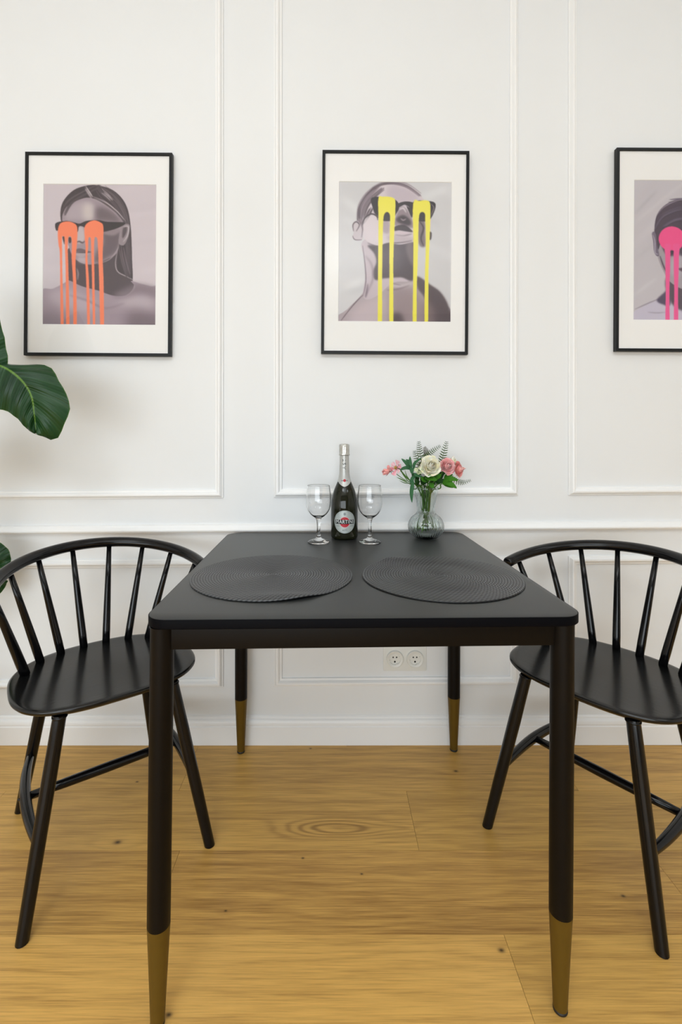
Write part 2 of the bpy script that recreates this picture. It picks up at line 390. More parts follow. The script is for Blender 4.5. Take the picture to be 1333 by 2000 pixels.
def art_orange():
    p = Painter(); p.setmap(222, 320, 1111, 1420, -14)
    bg_streaks(p, (203, 193, 199), 30, 1, 7, 222, 320, 1111, 1420, -.12)
    D = (68, 56, 62)
    # long hair falling behind the shoulder, skull cap
    p.poly([(362, 620), (355, 520), (385, 440), (460, 365), (560, 330), (650, 328), (760, 360), (840, 430), (885, 520), (905, 640), (912, 760), (915, 900), (916, 1090), (850, 1050), (780, 990), (700, 700), (420, 640)], D)
    # neck and shadows
    p.poly([(418, 820), (412, 1000), (420, 1090), (520, 1120), (700, 1180), (860, 1190), (930, 1100), (850, 1030), (800, 990), (790, 850), (700, 800)], (84, 71, 77))
    # shoulders
    p.poly([(195, 1165), (290, 1140), (380, 1095), (420, 1075), (520, 1120), (640, 1150), (760, 1190), (860, 1195), (940, 1130), (905, 1075), (980, 1095), (1060, 1115), (1130, 1140), (1130, 1450), (190, 1450)], (163, 148, 158))
    p.poly([(760, 1190), (900, 1110), (1000, 1100), (1120, 1140), (1120, 1210), (980, 1180), (860, 1215)], (128, 113, 122), 5, .8)
    p.poly([(240, 1200), (380, 1130), (520, 1190), (640, 1240), (600, 1320), (400, 1300)], (186, 172, 182), 9, .9)
    p.poly([(800, 1230), (960, 1200), (1080, 1230), (1060, 1330), (900, 1290)], (190, 178, 186), 10, .9)
    p.poly([(900, 1300), (1100, 1330), (1110, 1440), (880, 1440)], (118, 104, 112), 12, .8)
    p.poly([(215, 1330), (330, 1340), (420, 1440), (215, 1440)], (128, 114, 124), 10, .7)
    p.line([(420, 1190), (560, 1230), (700, 1290), (850, 1250)], 14, (140, 126, 134), 2, .8)
    # face
    p.poly([(368, 620), (370, 560), (400, 500), (470, 455), (560, 425), (640, 440), (720, 490), (790, 545), (850, 620), (850, 700), (812, 790), (795, 860), (720, 905), (620, 945), (540, 945), (480, 915), (440, 870), (415, 800), (385, 720)], (160, 146, 154))
    p.poly([(390, 590), (440, 490), (560, 450), (620, 500), (600, 590), (500, 600)], (178, 165, 172), 4, .9)
    p.poly([(535, 490), (600, 480), (610, 590), (540, 590)], (206, 196, 192), 5, .8)
    p.poly([(640, 500), (740, 520), (830, 610), (700, 605), (640, 600)], (112, 98, 104), 5, .9)
    p.poly([(690, 680), (820, 690), (800, 830), (720, 895), (620, 935), (640, 840), (690, 780)], (105, 92, 99), 4, .95)
    p.poly([(700, 690), (800, 665), (815, 690), (770, 720), (700, 710)], (150, 136, 142), 2, .9)
    p.line([(640, 945), (740, 905), (800, 830), (812, 790)], 6, (176, 164, 168), .6)
    p.line([(800, 850), (785, 930), (800, 1000), (870, 1040), (960, 1085)], 7, (190, 178, 184), .6)
    p.line([(480, 980), (490, 1020), (485, 1070)], 10, (170, 158, 164), 1, .9)
    # hair line and shine
    hair_strokes(p, [([(640, 340), (680, 400), (780, 490), (870, 640)], 14), ([(640, 340), (540, 390), (430, 460), (370, 560)], 12), ([(700, 350), (800, 430), (870, 560), (890, 700)], 10),
                     ([(870, 700), (880, 850), (890, 1040)], 12), ([(830, 820), (850, 930), (880, 1030)], 10)], 5, [(66, 55, 62), (120, 106, 114), (100, 88, 94), (74, 63, 69)], 12, 22)
    hair_strokes(p, [([(560, 345), (590, 390), (610, 420)], 8), ([(690, 370), (730, 400), (760, 430)], 6), ([(600, 430), (700, 470), (790, 540), (850, 610)], 4)], 9, [(205, 195, 198), (170, 158, 164)], 9, 18)
    p.line([(364, 610), (362, 560), (385, 500), (440, 450)], 5, (70, 58, 64), .4)
    # ear
    p.poly([(832, 655), (870, 628), (898, 640), (893, 690), (880, 745), (850, 795), (812, 785), (812, 740)], (150, 137, 143))
    p.poly([(845, 665), (875, 655), (870, 700), (840, 740)], (92, 80, 86), 1)
    p.line([(850, 650), (888, 650), (880, 720), (845, 770)], 8, (196, 186, 190), .6)
    # nose, lips
    p.poly([(490, 660), (530, 660), (545, 740), (520, 780), (480, 770)], (192, 181, 186), 2)
    p.line([(478, 775), (500, 768), (525, 778), (545, 765)], 12, (92, 78, 84), .7)
    p.poly([(470, 835), (505, 822), (560, 838), (595, 850), (540, 856), (480, 850)], (112, 96, 103), .6)
    p.poly([(475, 858), (540, 860), (580, 866), (530, 886), (485, 882)], (176, 162, 168), .8)
    p.line([(468, 856), (530, 857), (595, 852)], 5, (70, 58, 64), .4)
    p.poly([(490, 895), (550, 895), (560, 935), (500, 930)], (190, 178, 184), 3, .8)
    # sunglasses
    p.poly([(316, 626), (400, 608), (470, 622), (505, 628), (560, 606), (650, 600), (720, 612), (860, 618), (818, 655), (700, 690), (560, 700), (545, 660), (500, 650), (478, 700), (345, 700), (335, 684), (318, 682)], (52, 42, 46))
    # paint
    O = (252, 136, 98)
    p.poly([(338, 655), (362, 622), (410, 612), (452, 622), (484, 655), (484, 760), (474, 870), (470, 960), (476, 1120), (476, 1460), (452, 1460), (450, 1100), (440, 900), (443, 790), (438, 740), (425, 728), (413, 750), (410, 850), (414, 1000), (420, 1460), (396, 1460), (392, 1000), (388, 840), (386, 755), (376, 730), (365, 740), (366, 860), (366, 1000), (374, 1460), (352, 1460), (348, 900), (338, 800), (332, 720)], O)
    p.poly([(542, 660), (570, 620), (620, 602), (668, 618), (690, 650), (688, 780), (684, 900), (690, 1100), (690, 1460), (664, 1460), (656, 1100), (650, 880), (646, 790), (642, 745), (630, 732), (620, 748), (616, 850), (618, 1000), (622, 1460), (606, 1460), (598, 1000), (594, 850), (592, 752), (582, 734), (572, 748), (570, 820), (564, 900), (576, 1100), (580, 1460), (562, 1460), (554, 1100), (548, 930), (550, 820), (544, 740)], O)
    p.poly([(368, 735), (384, 735), (384, 790), (378, 780)], (70, 58, 60), .4)
    p.poly([(416, 740), (436, 740), (436, 775), (420, 780)], (70, 58, 60), .4)
    return p
def art_yellow():
    p = Painter(); p.setmap(218, 300, 1104, 1397, -14)
    bg_streaks(p, (206, 205, 208), 30, 2, 7, 218, 300, 1104, 1397, .5)
    for a, b in (((230, 420), (420, 560)), ((860, 430), (1100, 330)), ((230, 1160), (420, 1060))): p.line([a, b], 40, (228, 228, 230), 7, .8)
    p.line([(225, 1170), (400, 1140), (420, 1100)], 22, (180, 180, 184), 6, .8)
    # shoulders
    p.poly([(195, 1420), (280, 1300), (370, 1210), (410, 1150), (430, 1060), (560, 1040), (760, 1050), (830, 1040), (930, 1105), (1010, 1165), (1070, 1270), (1095, 1420)], (176, 164, 170))
    p.poly([(828, 1040), (930, 1105), (1012, 1165), (1072, 1270), (1098, 1430), (900, 1430), (905, 1300), (880, 1200), (830, 1130)], (92, 80, 86), 2)
    p.poly([(640, 1130), (800, 1150), (880, 1260), (900, 1430), (680, 1430), (620, 1300)], (150, 134, 138), 8, .8)
    p.poly([(640, 1330), (700, 1340), (720, 1430), (620, 1430)], (84, 70, 76), 5, .9)
    p.poly([(880, 1230), (960, 1290), (960, 1430), (890, 1430)], (128, 112, 116), 6, .8)
    p.line([(560, 1100), (700, 1120), (800, 1090)], 20, (208, 198, 202), 3, .9)
    p.line([(590, 1150), (680, 1140), (770, 1110)], 9, (120, 105, 114), 1.5, .9)
    p.line([(500, 1120), (570, 1090), (700, 1110)], 6, (110, 96, 106), 1, .8)
    p.line([(225, 1395), (290, 1310), (350, 1240), (400, 1190)], 7, (88, 74, 82), .6)
    p.poly([(300, 1330), (430, 1230), (560, 1220), (520, 1400), (320, 1410)], (198, 184, 190), 8, .8)
    # neck
    p.poly([(398, 770), (412, 900), (418, 1060), (400, 1180), (430, 1225), (520, 1190), (640, 1090), (800, 1050), (800, 760), (560, 700)], (196, 184, 192))
    p.poly([(440, 800), (520, 800), (600, 775), (700, 770), (800, 730), (802, 1055), (700, 1048), (560, 1058), (500, 1070), (480, 1010), (508, 930), (490, 860)], (84, 71, 78), 1.5)
    p.poly([(560, 850), (700, 830), (700, 980), (580, 1000)], (98, 84, 92), 6, .8)
    p.poly([(740, 800), (800, 790), (800, 960), (760, 900)], (128, 114, 120), 3, .9)
    p.line([(420, 880), (470, 950), (480, 1060), (430, 1180)], 14, (150, 134, 146), 2, .9)
    p.line([(400, 800), (418, 950), (424, 1080), (402, 1200)], 6, (96, 80, 92), .6)
    p.line([(440, 1100), (430, 1170), (420, 1210)], 12, (108, 92, 104), 1.5, .9)
    # head
    p.poly([(362, 600), (372, 500), (420, 410), (480, 350), (560, 312), (640, 300), (730, 315), (820, 360), (880, 430), (935, 500), (944, 600), (925, 720), (890, 800), (850, 790), (800, 770), (700, 790), (600, 780), (520, 800), (440, 770), (400, 720), (375, 660)], (210, 200, 206))
    p.poly([(362, 600), (372, 500), (420, 410), (480, 350), (540, 330), (470, 420), (430, 510), (405, 600), (400, 690), (378, 650)], (128, 113, 122), 2)
    hair_strokes(p, [([(372, 600), (380, 510), (430, 420), (500, 350)], 16), ([(395, 590), (430, 490), (480, 420), (560, 350)], 12), ([(480, 350), (560, 312), (660, 304), (760, 330), (860, 400)], 8), ([(400, 620), (440, 560), (470, 500)], 8)],
                 3, [(58, 46, 56), (96, 80, 90), (150, 136, 146), (78, 64, 74)], 15, 14)
    p.poly([(620, 330), (760, 350), (850, 430), (700, 470), (600, 430)], (192, 180, 190), 5, .9)
    p.poly([(400, 600), (470, 560), (520, 620), (530, 770), (450, 760), (410, 700)], (216, 206, 212), 4, .9)
    # ear
    p.poly([(322, 640), (345, 608), (378, 625), (398, 690), (402, 750), (360, 765), (320, 740), (330, 700)], (200, 190, 196))
    p.line([(330, 690), (325, 640), (350, 615), (376, 640), (350, 690)], 9, (84, 70, 80), .6)
    p.line([(322, 725), (340, 755), (395, 755)], 6, (90, 76, 86), .5)
    p.line([(398, 600), (400, 680), (392, 740)], 6, (110, 96, 106), .6)
    # far ear / jaw
    p.poly([(840, 600), (890, 610), (892, 700), (895, 800), (850, 800), (836, 720)], (128, 114, 120), 1.5)
    p.line([(850, 610), (880, 660), (860, 740), (880, 800)], 12, (60, 48, 54), .8)
    p.poly([(930, 690), (944, 700), (940, 745), (926, 750)], (66, 54, 60), .6)
    # nose, mouth, chin
    p.poly([(652, 600), (700, 500), (745, 510), (790, 590), (798, 660), (700, 640), (655, 640)], (150, 136, 144), 1.5)
    p.poly([(668, 590), (720, 560), (775, 600), (770, 640), (690, 620)], (64, 52, 60), 2)
    p.line([(690, 520), (720, 505), (745, 540)], 12, (218, 208, 214), 1)
    p.line([(700, 585), (720, 600), (745, 588)], 10, (158, 142, 150), .7)
    p.poly([(650, 655), (690, 638), (740, 640), (796, 690), (740, 688), (690, 680), (652, 684)], (66, 53, 62), .7)
    p.poly([(652, 690), (720, 688), (780, 700), (720, 715), (660, 706)], (206, 192, 200), 1)
    p.line([(655, 715), (720, 722), (790, 706)], 10, (128, 112, 122), 1)
    p.poly([(600, 720), (780, 730), (798, 770), (640, 778)], (190, 178, 186), 3)
    p.line([(440, 780), (520, 806), (600, 782), (700, 776), (790, 760)], 8, (90, 76, 84), 1)
    p.poly([(560, 610), (610, 600), (610, 700), (560, 690)], (176, 162, 170), 2)
    # sunglasses
    p.poly([(470, 430), (540, 418), (660, 440), (690, 500), (660, 560), (645, 600), (560, 606), (505, 560), (480, 500)], (46, 37, 44))
    p.poly([(680, 470), (740, 452), (800, 462), (800, 500), (790, 580), (760, 520), (735, 478), (690, 500)], (48, 39, 46))
    p.line([(690, 500), (735, 482), (770, 500)], 6, (188, 176, 186), .6)
    p.line([(478, 500), (500, 555), (560, 590)], 5, (150, 136, 146), .5)
    p.poly([(800, 455), (930, 448), (978, 478), (945, 575), (900, 608), (820, 600), (800, 560)], (46, 37, 44))
    p.line([(940, 470), (962, 500), (940, 560)], 6, (150, 138, 146), .5)
    p.line([(400, 640), (420, 585), (470, 552), (512, 570), (520, 600)], 11, (58, 46, 54), .5)
    Yl = (234, 226, 84)
    p.poly([(527, 428), (560, 416), (610, 416), (648, 428), (660, 456), (658, 560), (650, 700), (642, 900), (640, 1100), (636, 1440), (608, 1440), (610, 1100), (612, 800), (616, 640), (616, 560), (594, 536), (570, 560), (562, 640), (556, 850), (552, 1100), (548, 1440), (518, 1440), (520, 1100), (524, 800), (526, 600)], Yl)
    p.poly([(800, 470), (850, 448), (900, 442), (932, 462), (935, 560), (932, 660), (926, 800), (918, 1000), (910, 1440), (886, 1440), (888, 1100), (896, 850), (898, 700), (894, 600), (892, 550), (872, 534), (850, 550), (842, 620), (838, 760), (832, 950), (824, 1150), (820, 1440), (792, 1440), (796, 1100), (800, 800)], Yl)
    return p
def art_pink():
    """generic portrait: smooth dark hair, round pink lenses and drips"""
    p = Painter(); p.setmap(432, 375, 1450, 1640, -4)
    bg_streaks(p, (196, 191, 197), 26, 4, 6, 432, 375, 1450, 1640, -1.0)
    for a, b, c in (((440, 680), (640, 470), (176, 172, 178)), ((440, 760), (900, 380), (208, 204, 208)), ((440, 1100), (600, 960), (186, 182, 188)), ((430, 1420), (640, 1260), (210, 207, 211))):
        p.line([a, b], 16, c, 3, .9)
    p.poly([(420, 1580), (520, 1520), (640, 1460), (720, 1390), (760, 1300), (1120, 1300), (1180, 1400), (1300, 1470), (1470, 1540), (1470, 1660), (420, 1660)], (196, 190, 206))
    p.line([(440, 1545), (560, 1490), (680, 1440)], 6, (120, 108, 130), .8)
    p.poly([(640, 1460), (722, 1375), (760, 1300), (762, 1500), (700, 1500)], (92, 80, 104), 1.5)
    p.poly([(740, 1240), (1120, 1240), (1110, 1480), (920, 1560), (770, 1480)], (92, 80, 92), 2)
    p.line([(560, 1570), (640, 1575), (720, 1570)], 6, (140, 130, 148), 1)
    p.poly([(632, 880), (640, 1040), (700, 1200), (780, 1310), (930, 1370), (1080, 1310), (1170, 1180), (1220, 1040), (1230, 860), (930, 700)], (168, 160, 168))
    p.line([(668, 1060), (700, 1150), (730, 1210)], 12, (80, 66, 84), .8)
    p.poly([(622, 940), (618, 800), (640, 690), (700, 610), (800, 555), (930, 535), (1060, 555), (1170, 620), (1230, 720), (1250, 860), (1240, 940), (1180, 860), (1100, 840), (930, 830), (760, 850), (690, 900), (650, 1010)], (84, 72, 88))
    hair_strokes(p, [([(640, 800), (700, 700), (820, 640), (930, 620)], 10), ([(700, 800), (800, 740), (930, 720)], 8), ([(760, 570), (860, 560), (1000, 580)], 6)], 8, [(62, 52, 64), (120, 108, 130), (100, 90, 108)], 12, 24)
    p.line([(640, 690), (700, 620), (800, 566), (900, 545)], 7, (170, 160, 176), .7)
    p.poly([(595, 860), (612, 840), (632, 870), (640, 960), (662, 1050), (640, 1062), (614, 1020), (606, 930)], (120, 110, 128))
    p.line([(604, 870), (622, 930), (625, 1030), (655, 1045)], 8, (190, 182, 196), .7)
    p.poly([(680, 940), (720, 880), (1140, 880), (1160, 960), (1000, 1060), (860, 1060), (730, 1050)], (86, 72, 88), 1.5)
    p.poly([(790, 1060), (860, 1060), (850, 1230), (790, 1240), (760, 1180)], (180, 172, 182), 3)
    p.poly([(840, 1170), (1010, 1170), (960, 1205), (880, 1205)], (96, 76, 92), 1)
    Pk = (236, 88, 148)
    for cx in (775, 1060):
        p.poly([(cx+118*math.cos(a), 905+112*math.sin(a)) for a in [k*PI/10 for k in range(20)]], Pk)
    for x, wb in ((738, 40), (815, 42), (1040, 40), (1110, 36)):
        p.poly([(x-wb*.7, 960), (x+wb*.7, 960), (x+wb*.6, 1060), (x+wb*.55, 1200), (x+wb*.4, 1400), (x+wb*.45, 1680), (x-wb*.45, 1680), (x-wb*.4, 1400), (x-wb*.5, 1200), (x-wb*.55, 1060)], (234, 96, 156))
    p.poly([(764, 1012), (790, 1012), (788, 1040), (766, 1040)], (70, 54, 72), .4)
    return p

PM = pmat('printed_paper', (.5, .5, .5), .55)
_t = PM.node_tree; _a = _t.nodes.new('ShaderNodeAttribute'); _a.attribute_name = 'ink'
_t.links.new(_a.outputs['Color'], _t.nodes['Principled BSDF'].inputs['Base Color'])
def print_mesh(p, w_, h_, y):
    W, H = p.W, p.H; c = p.colors()
    xs = (np.arange(W+1)/W-.5)*w_; zs = (.5-np.arange(H+1)/H)*h_
    X, Z = np.meshgrid(xs, zs); V = np.stack([X, np.full_like(X, y), Z], -1).reshape(-1, 3)
    i = np.arange(W*H); r, q = i//W, i % W; a = r*(W+1)+q
    F = np.stack([a, a+W+1, a+W+2, a+1], 1)
    me = bpy.data.meshes.new('art_print'); me.from_pydata(V.tolist(), [], F.tolist())
    # average the four neighbouring cells onto each vertex
    pad = np.pad(c, ((1, 1), (1, 1), (0, 0)), mode='edge')
    vc = (pad[:-1, :-1]+pad[1:, :-1]+pad[:-1, 1:]+pad[1:, 1:])/4
    at_ = me.attributes.new('ink', 'FLOAT_COLOR', 'POINT')
    at_.data.foreach_set('color', np.concatenate([vc.reshape(-1, 3), np.ones(((W+1)*(H+1), 1))], 1).ravel())
    return me
def ring_box(bm, wo, ho, wi, hi, y0, y1, bev=.0008):
    """mitred rectangular frame between outer and inner size"""
    lv = [(wo, ho, y1), (wo, ho, y0+bev), (wo-2*bev, ho-2*bev, y0), (wi+2*bev, hi+2*bev, y0), (wi, hi, y0+bev), (wi, hi, y1)]
    R = [[bm.verts.new((sx*a/2, y, sz*b/2)) for sx, sz in ((-1, -1), (1, -1), (1, 1), (-1, 1))] for a, b, y in lv]
    for i in range(len(R)):
        a, b = R[i], R[(i+1) % len(R)]
        for k in range(4): bm.faces.new((a[k], a[(k+1) % 4], b[(k+1) % 4], b[k]))
def picture(painter, u, v, rot, W, H, pw, ph, pdx, pdz, label):
    Yf = 1.676; p = at(u, v, Yf)
    e = empty('picture_frame', (p.x, Yf, p.z), (0, math.radians(rot), 0)); tag(e, label, 'picture', 'framed prints on the panelled wall')
    bm = bmesh.new(); ring_box(bm, W, H, W-.020, H-.020, 0, .017); obj('frame_moulding', bm, M['frame'], e, False)
    bm = bmesh.new(); R = []
    for a, b, y, cx, cz in ((W-.019, H-.019, .006, 0, 0), (pw+.003, ph+.003, .006, pdx, pdz), (pw, ph, .0078, pdx, pdz)):
        R.append([bm.verts.new((cx+sx*a/2, y, cz+sz*b/2)) for sx, sz in ((-1, -1), (1, -1), (1, 1), (-1, 1))])
    for a, b in zip(R, R[1:]):
        for k in range(4): bm.faces.new((a[k], a[(k+1) % 4], b[(k+1) % 4], b[k]))
    obj('mount_board', bm, M['mount'], e, False)
    me = print_mesh(painter, pw+.002, ph+.002, .008); o = obj('art_print', me, PM, e, False); o.location = (pdx, 0, pdz)
    bm = bmesh.new(); box(bm, -W/2+.0095, W/2-.0095, .009, .014, -H/2+.0095, H/2-.0095); obj('backing_board', bm, M['mount'], e, False)
    bm = bmesh.new(); box(bm, -W/2+.0095, W/2-.0095, .002, .004, -H/2+.0095, H/2-.0095); obj('glass_pane', bm, M['pane'], e, False)
s_ = 1.684/930
picture(art_orange(), 191.0, 495.8, .42, .518, .717, 219.8*s_, 273*s_, 1.4*s_, .3*s_, 'black framed portrait with orange paint dripping from dark glasses, nearest the big leaf')
picture(art_yellow(), 772.6, 492.3, .42, .518, .717, 219*s_, 271.7*s_, -.2*s_, 2.2*s_, 'black framed portrait with yellow drips from sunglasses, head tilted back, above the bottle')
picture(art_pink(), 1349.0, 487.4, .30, .518, .717, 219*s_, 272*s_, 2.8*s_, .4*s_, 'black framed portrait with round pink lenses and pink drips, above the right chair')

# ------------------------------------------------------------------ wall socket
def build_socket():
    c = at(791.8, 1287.8, 1.688)
    e = empty('wall_socket', (c.x, WY, c.z)); tag(e, 'double white power socket low on the wall under the table', 'socket')
    bm = bmesh.new(); rslab(bm, .154, .087, .004, 0, .0046, .0012, 4)
    bmesh.ops.transform(bm, matrix=Matrix.Rotation(PI/2, 4, 'X'), verts=bm.verts); obj('cover_plate', bm, M['plastic'], e, True, 40)
    for sx in (-.0358, .0358):
        bm = bmesh.new()
        lathe(bm, [(.0305, .004), (.0302, .0085), (.0285, .0112), (.0262, .0112), (.0245, .0100), (.0225, .0098), (.0202, .0092), (.0197, .0052), (.0, .0052)], 48)
        for a in (90, 270):                              # earth clips
            x, y = .0185*math.cos(math.radians(a)), .0185*math.sin(math.radians(a)); box(bm, x-.002, x+.002, y-.0015, y+.0015, .005, .009)
        for a in (0, 180):
            x, y = .0188*math.cos(math.radians(a)), 0; box(bm, x-.0012, x+.0012, y-.003, y+.003, .005, .009)
        bmesh.ops.transform(bm, matrix=Matrix.Translation((sx, 0, 0)) @ Matrix.Rotation(PI/2, 4, 'X') @ Matrix.Rotation(math.radians(20), 4, 'Z'), verts=bm.verts)
        o = obj('socket_insert', bm, M['plastic'], e, True, 40)
        for hx, hz in ((-.0062, .0055), (.0062, .0055), (0, -.010)):
            bm = bmesh.new(); lathe(bm, [(0, .0056), (.0026 if hz > 0 else .0033, .0056), (.0026 if hz > 0 else .0033, .0045), (0, .0045)], 16)
            bmesh.ops.transform(bm, matrix=Matrix.Translation((sx+hx, 0, hz)) @ Matrix.Rotation(PI/2, 4, 'X'), verts=bm.verts); obj('pin_hole', bm, M['hole'], o)
build_socket()

# ------------------------------------------------------------------ dining table
TT = .755
TC = Vector((.0555, 1.2695, 0)); TYAW = math.radians(1.15)
def build_table():
    e = empty('dining_table', TC, (0, 0, TYAW)); tag(e, 'square matt black dining table with brass-tipped round legs', 'table')
    bm = bmesh.new(); rslab(bm, .8100, .8100, .041, TT-.017, TT, .0018, 10); top = obj('tabletop', bm, M['table'], e, True, 40)
    bm = bmesh.new(); R_ = []  # thin rim added round the top, its dark colour stands for shade
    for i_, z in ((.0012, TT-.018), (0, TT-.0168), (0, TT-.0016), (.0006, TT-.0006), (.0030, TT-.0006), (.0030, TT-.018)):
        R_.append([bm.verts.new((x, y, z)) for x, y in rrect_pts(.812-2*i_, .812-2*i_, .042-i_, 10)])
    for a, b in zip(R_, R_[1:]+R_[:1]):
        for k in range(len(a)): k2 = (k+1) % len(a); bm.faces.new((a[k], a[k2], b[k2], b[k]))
    obj('shaded_edge', bm, M['edge'], top, True, 40)['label'] = 'tabletop rim coloured darker to stand for its shade'
    Ri = Matrix.Rotation(-TYAW, 3, 'Z')
    # world x of each leg at the top and at the floor, world y
    L = [((-.3125, .879), (-.3215, .879)), ((.4360, .899), (.4330, .901)), ((-.3120, 1.647), (-.3135, 1.647)), ((.4275, 1.657), (.4255, 1.657))]
    loc = []
    for a, b in L:
        a = Ri @ (Vector((a[0], a[1], 0))-TC); b = Ri @ (Vector((b[0], b[1], 0))-TC); loc.append((a, b))
        P = lambda z: b.lerp(a, z/(TT-.018))+Vector((0, 0, z))
        bm = bmesh.new(); tube(bm, [P(.1865), P(.30), P(.5), P(TT-.0183)], [.0209, .0212, .0213, .0213], 32)
        leg = obj('leg', bm, M['table_frame'], e, True, 50)
        bm = bmesh.new(); tube(bm, [P(.007), P(.05), P(.12), P(.175), P(.1866)], [.0128, .0146, .0177, .0203, .0210], 32)
        o = obj('leg_sleeve', bm, M['gold'], leg, True, 50); o['label'] = 'brass-coloured tapered leg tip'
        bm = bmesh.new(); lathe(bm, [(0, 0), (.0115, 0), (.0132, .002), (.0132, .0065), (.0, .0070)], 24, (b.x, b.y, 0)); obj('foot_glide', bm, M['rubber'], leg)
    def rail(p, q):
        d = (q-p); l = d.length; d.normalize(); bm = bmesh.new(); box(bm, .0165, l-.0165, -.009, .009, TT-.060, TT-.0182, .001)
        o = obj('apron_rail', bm, M['table_frame'], e, True, 40); o.location = p; o.rotation_euler.z = math.atan2(d.y, d.x)
    A = [Vector((a.x, a.y, 0)) for a, b in loc]
    rail(A[0], A[1]); rail(A[2], A[3]); rail(A[0], A[2]); rail(A[1], A[3])
    for u, v in ((436.5, 1262), (985, 1262)):
        z = TT-.062; Y = F_PX*(CAM_H-z)/(v-V0); p = at(u, v, Y); q = Ri @ (Vector((p.x, .935, 0))-TC)
        q.x = A[0].x+.12 if u < 600 else A[1].x-.08
        bm = bmesh.new(); lathe(bm, [(0, TT-.066), (.005, TT-.066), (.006, TT-.063), (.006, TT-.0182), (0, TT-.0182)], 16, (q.x, A[0].y+.03, 0)); obj('bolt', bm, M['rubber'], e)
build_table()

# ------------------------------------------------------------------ placemats
def mat_placemat():
    m, t, b = new_mat('woven_charcoal_plastic'); g = G(t)
    tc = t.nodes.new('ShaderNodeTexCoord'); sp = t.nodes.new('ShaderNodeSeparateXYZ'); t.links.new(tc.outputs['Object'], sp.inputs[0])
    x, y = sp.outputs[0], sp.outputs[1]
    r = g.m('SQRT', g.m('ADD', g.m('MULTIPLY', x, x), g.m('MULTIPLY', y, y)))
    ph = g.m('MULTIPLY', r, 1/.0062)
    row = g.m('FLOOR', ph); fr = g.m('FRACT', ph)
    arc = g.m('MULTIPLY', g.m('ARCTAN2', y, x), g.m('MULTIPLY', row, .0062/.0052*1.0))
    st = g.m('SINE', g.m('ADD', g.m('MULTIPLY_ADD', arc, 2*PI*.5*1.0, g.m('MULTIPLY', row, 2.4)), g.m('MULTIPLY', g.m('SUBTRACT', fr, .5), 5.0)))
    ridge = g.m('SINE', g.m('MULTIPLY', fr, PI))
    hgt = g.m('ADD', g.m('MULTIPLY', ridge, .8), g.m('MULTIPLY', st, .22))
    k = g.ramp(hgt, .30, 1.0)
    c = g.mix(k, (.004, .004, .005), (.105, .110, .115))
    t.links.new(c, b.inputs['Base Color']); b.inputs['Roughness'].default_value = .42
    bp = t.nodes.new('ShaderNodeBump'); bp.inputs['Strength'].default_value = .9; bp.inputs['Distance'].default_value = .0016
    t.links.new(hgt, bp.inputs['Height']); t.links.new(bp.outputs[0], b.inputs['Normal'])
    return m
M['placemat'] = mat_placemat()
def placemat(cx, cy, R, label, bumps, rz):
    bm = bmesh.new(); seg, nr = 144, 62; top, bot = [], []
    def lift(x, y): return sum(a*math.exp(-((x-bx)**2/sx**2+(y-by)**2/sy**2)) for bx, by, sx, sy, a in bumps)
    for side, rings in ((1, top), (0, bot)):
        for i in range(nr+1):
            r = R*i/nr
            if i == 0: rings.append([bm.verts.new((0, 0, .0003+.0028*side+lift(0, 0)))]); continue
            rr = R-.0006 if i == nr else r
            rings.append([bm.verts.new((rr*math.cos(2*PI*k/seg), rr*math.sin(2*PI*k/seg), .0003+(.0024+.0006*abs(math.sin(PI*rr/.0062)) if i < nr else .0018)*side+lift(rr*math.cos(2*PI*k/seg), rr*math.sin(2*PI*k/seg)))) for k in range(seg)])
    for rings in (top, bot):
        for k in range(seg): bm.faces.new((rings[0][0], rings[1][k], rings[1][(k+1) % seg]))
        for a, b in zip(rings[1:], rings[2:]):
            for k in range(seg): bm.faces.new((a[k], a[(k+1) % seg], b[(k+1) % seg], b[k]))
    for k in range(seg): bm.faces.new((top[-1][k], top[-1][(k+1) % seg], bot[-1][(k+1) % seg], bot[-1][k]))
    o = obj('placemat', bm, M['placemat']); o.location = (cx, cy, TT+.0002)
    tag(o, label, 'placemat', 'round placemats on the dining table'); return o
placemat(-.141, 1.138, .191, 'round charcoal woven placemat with a buckle at its front rim, nearer the left chair', [(.055, -.165, .075, .022, .0055)], 0)
placemat(.259, 1.128, .187, 'round charcoal woven placemat with a raised back edge, in front of the vase', [(-.10, .150, .06, .020, .0060)], 0)

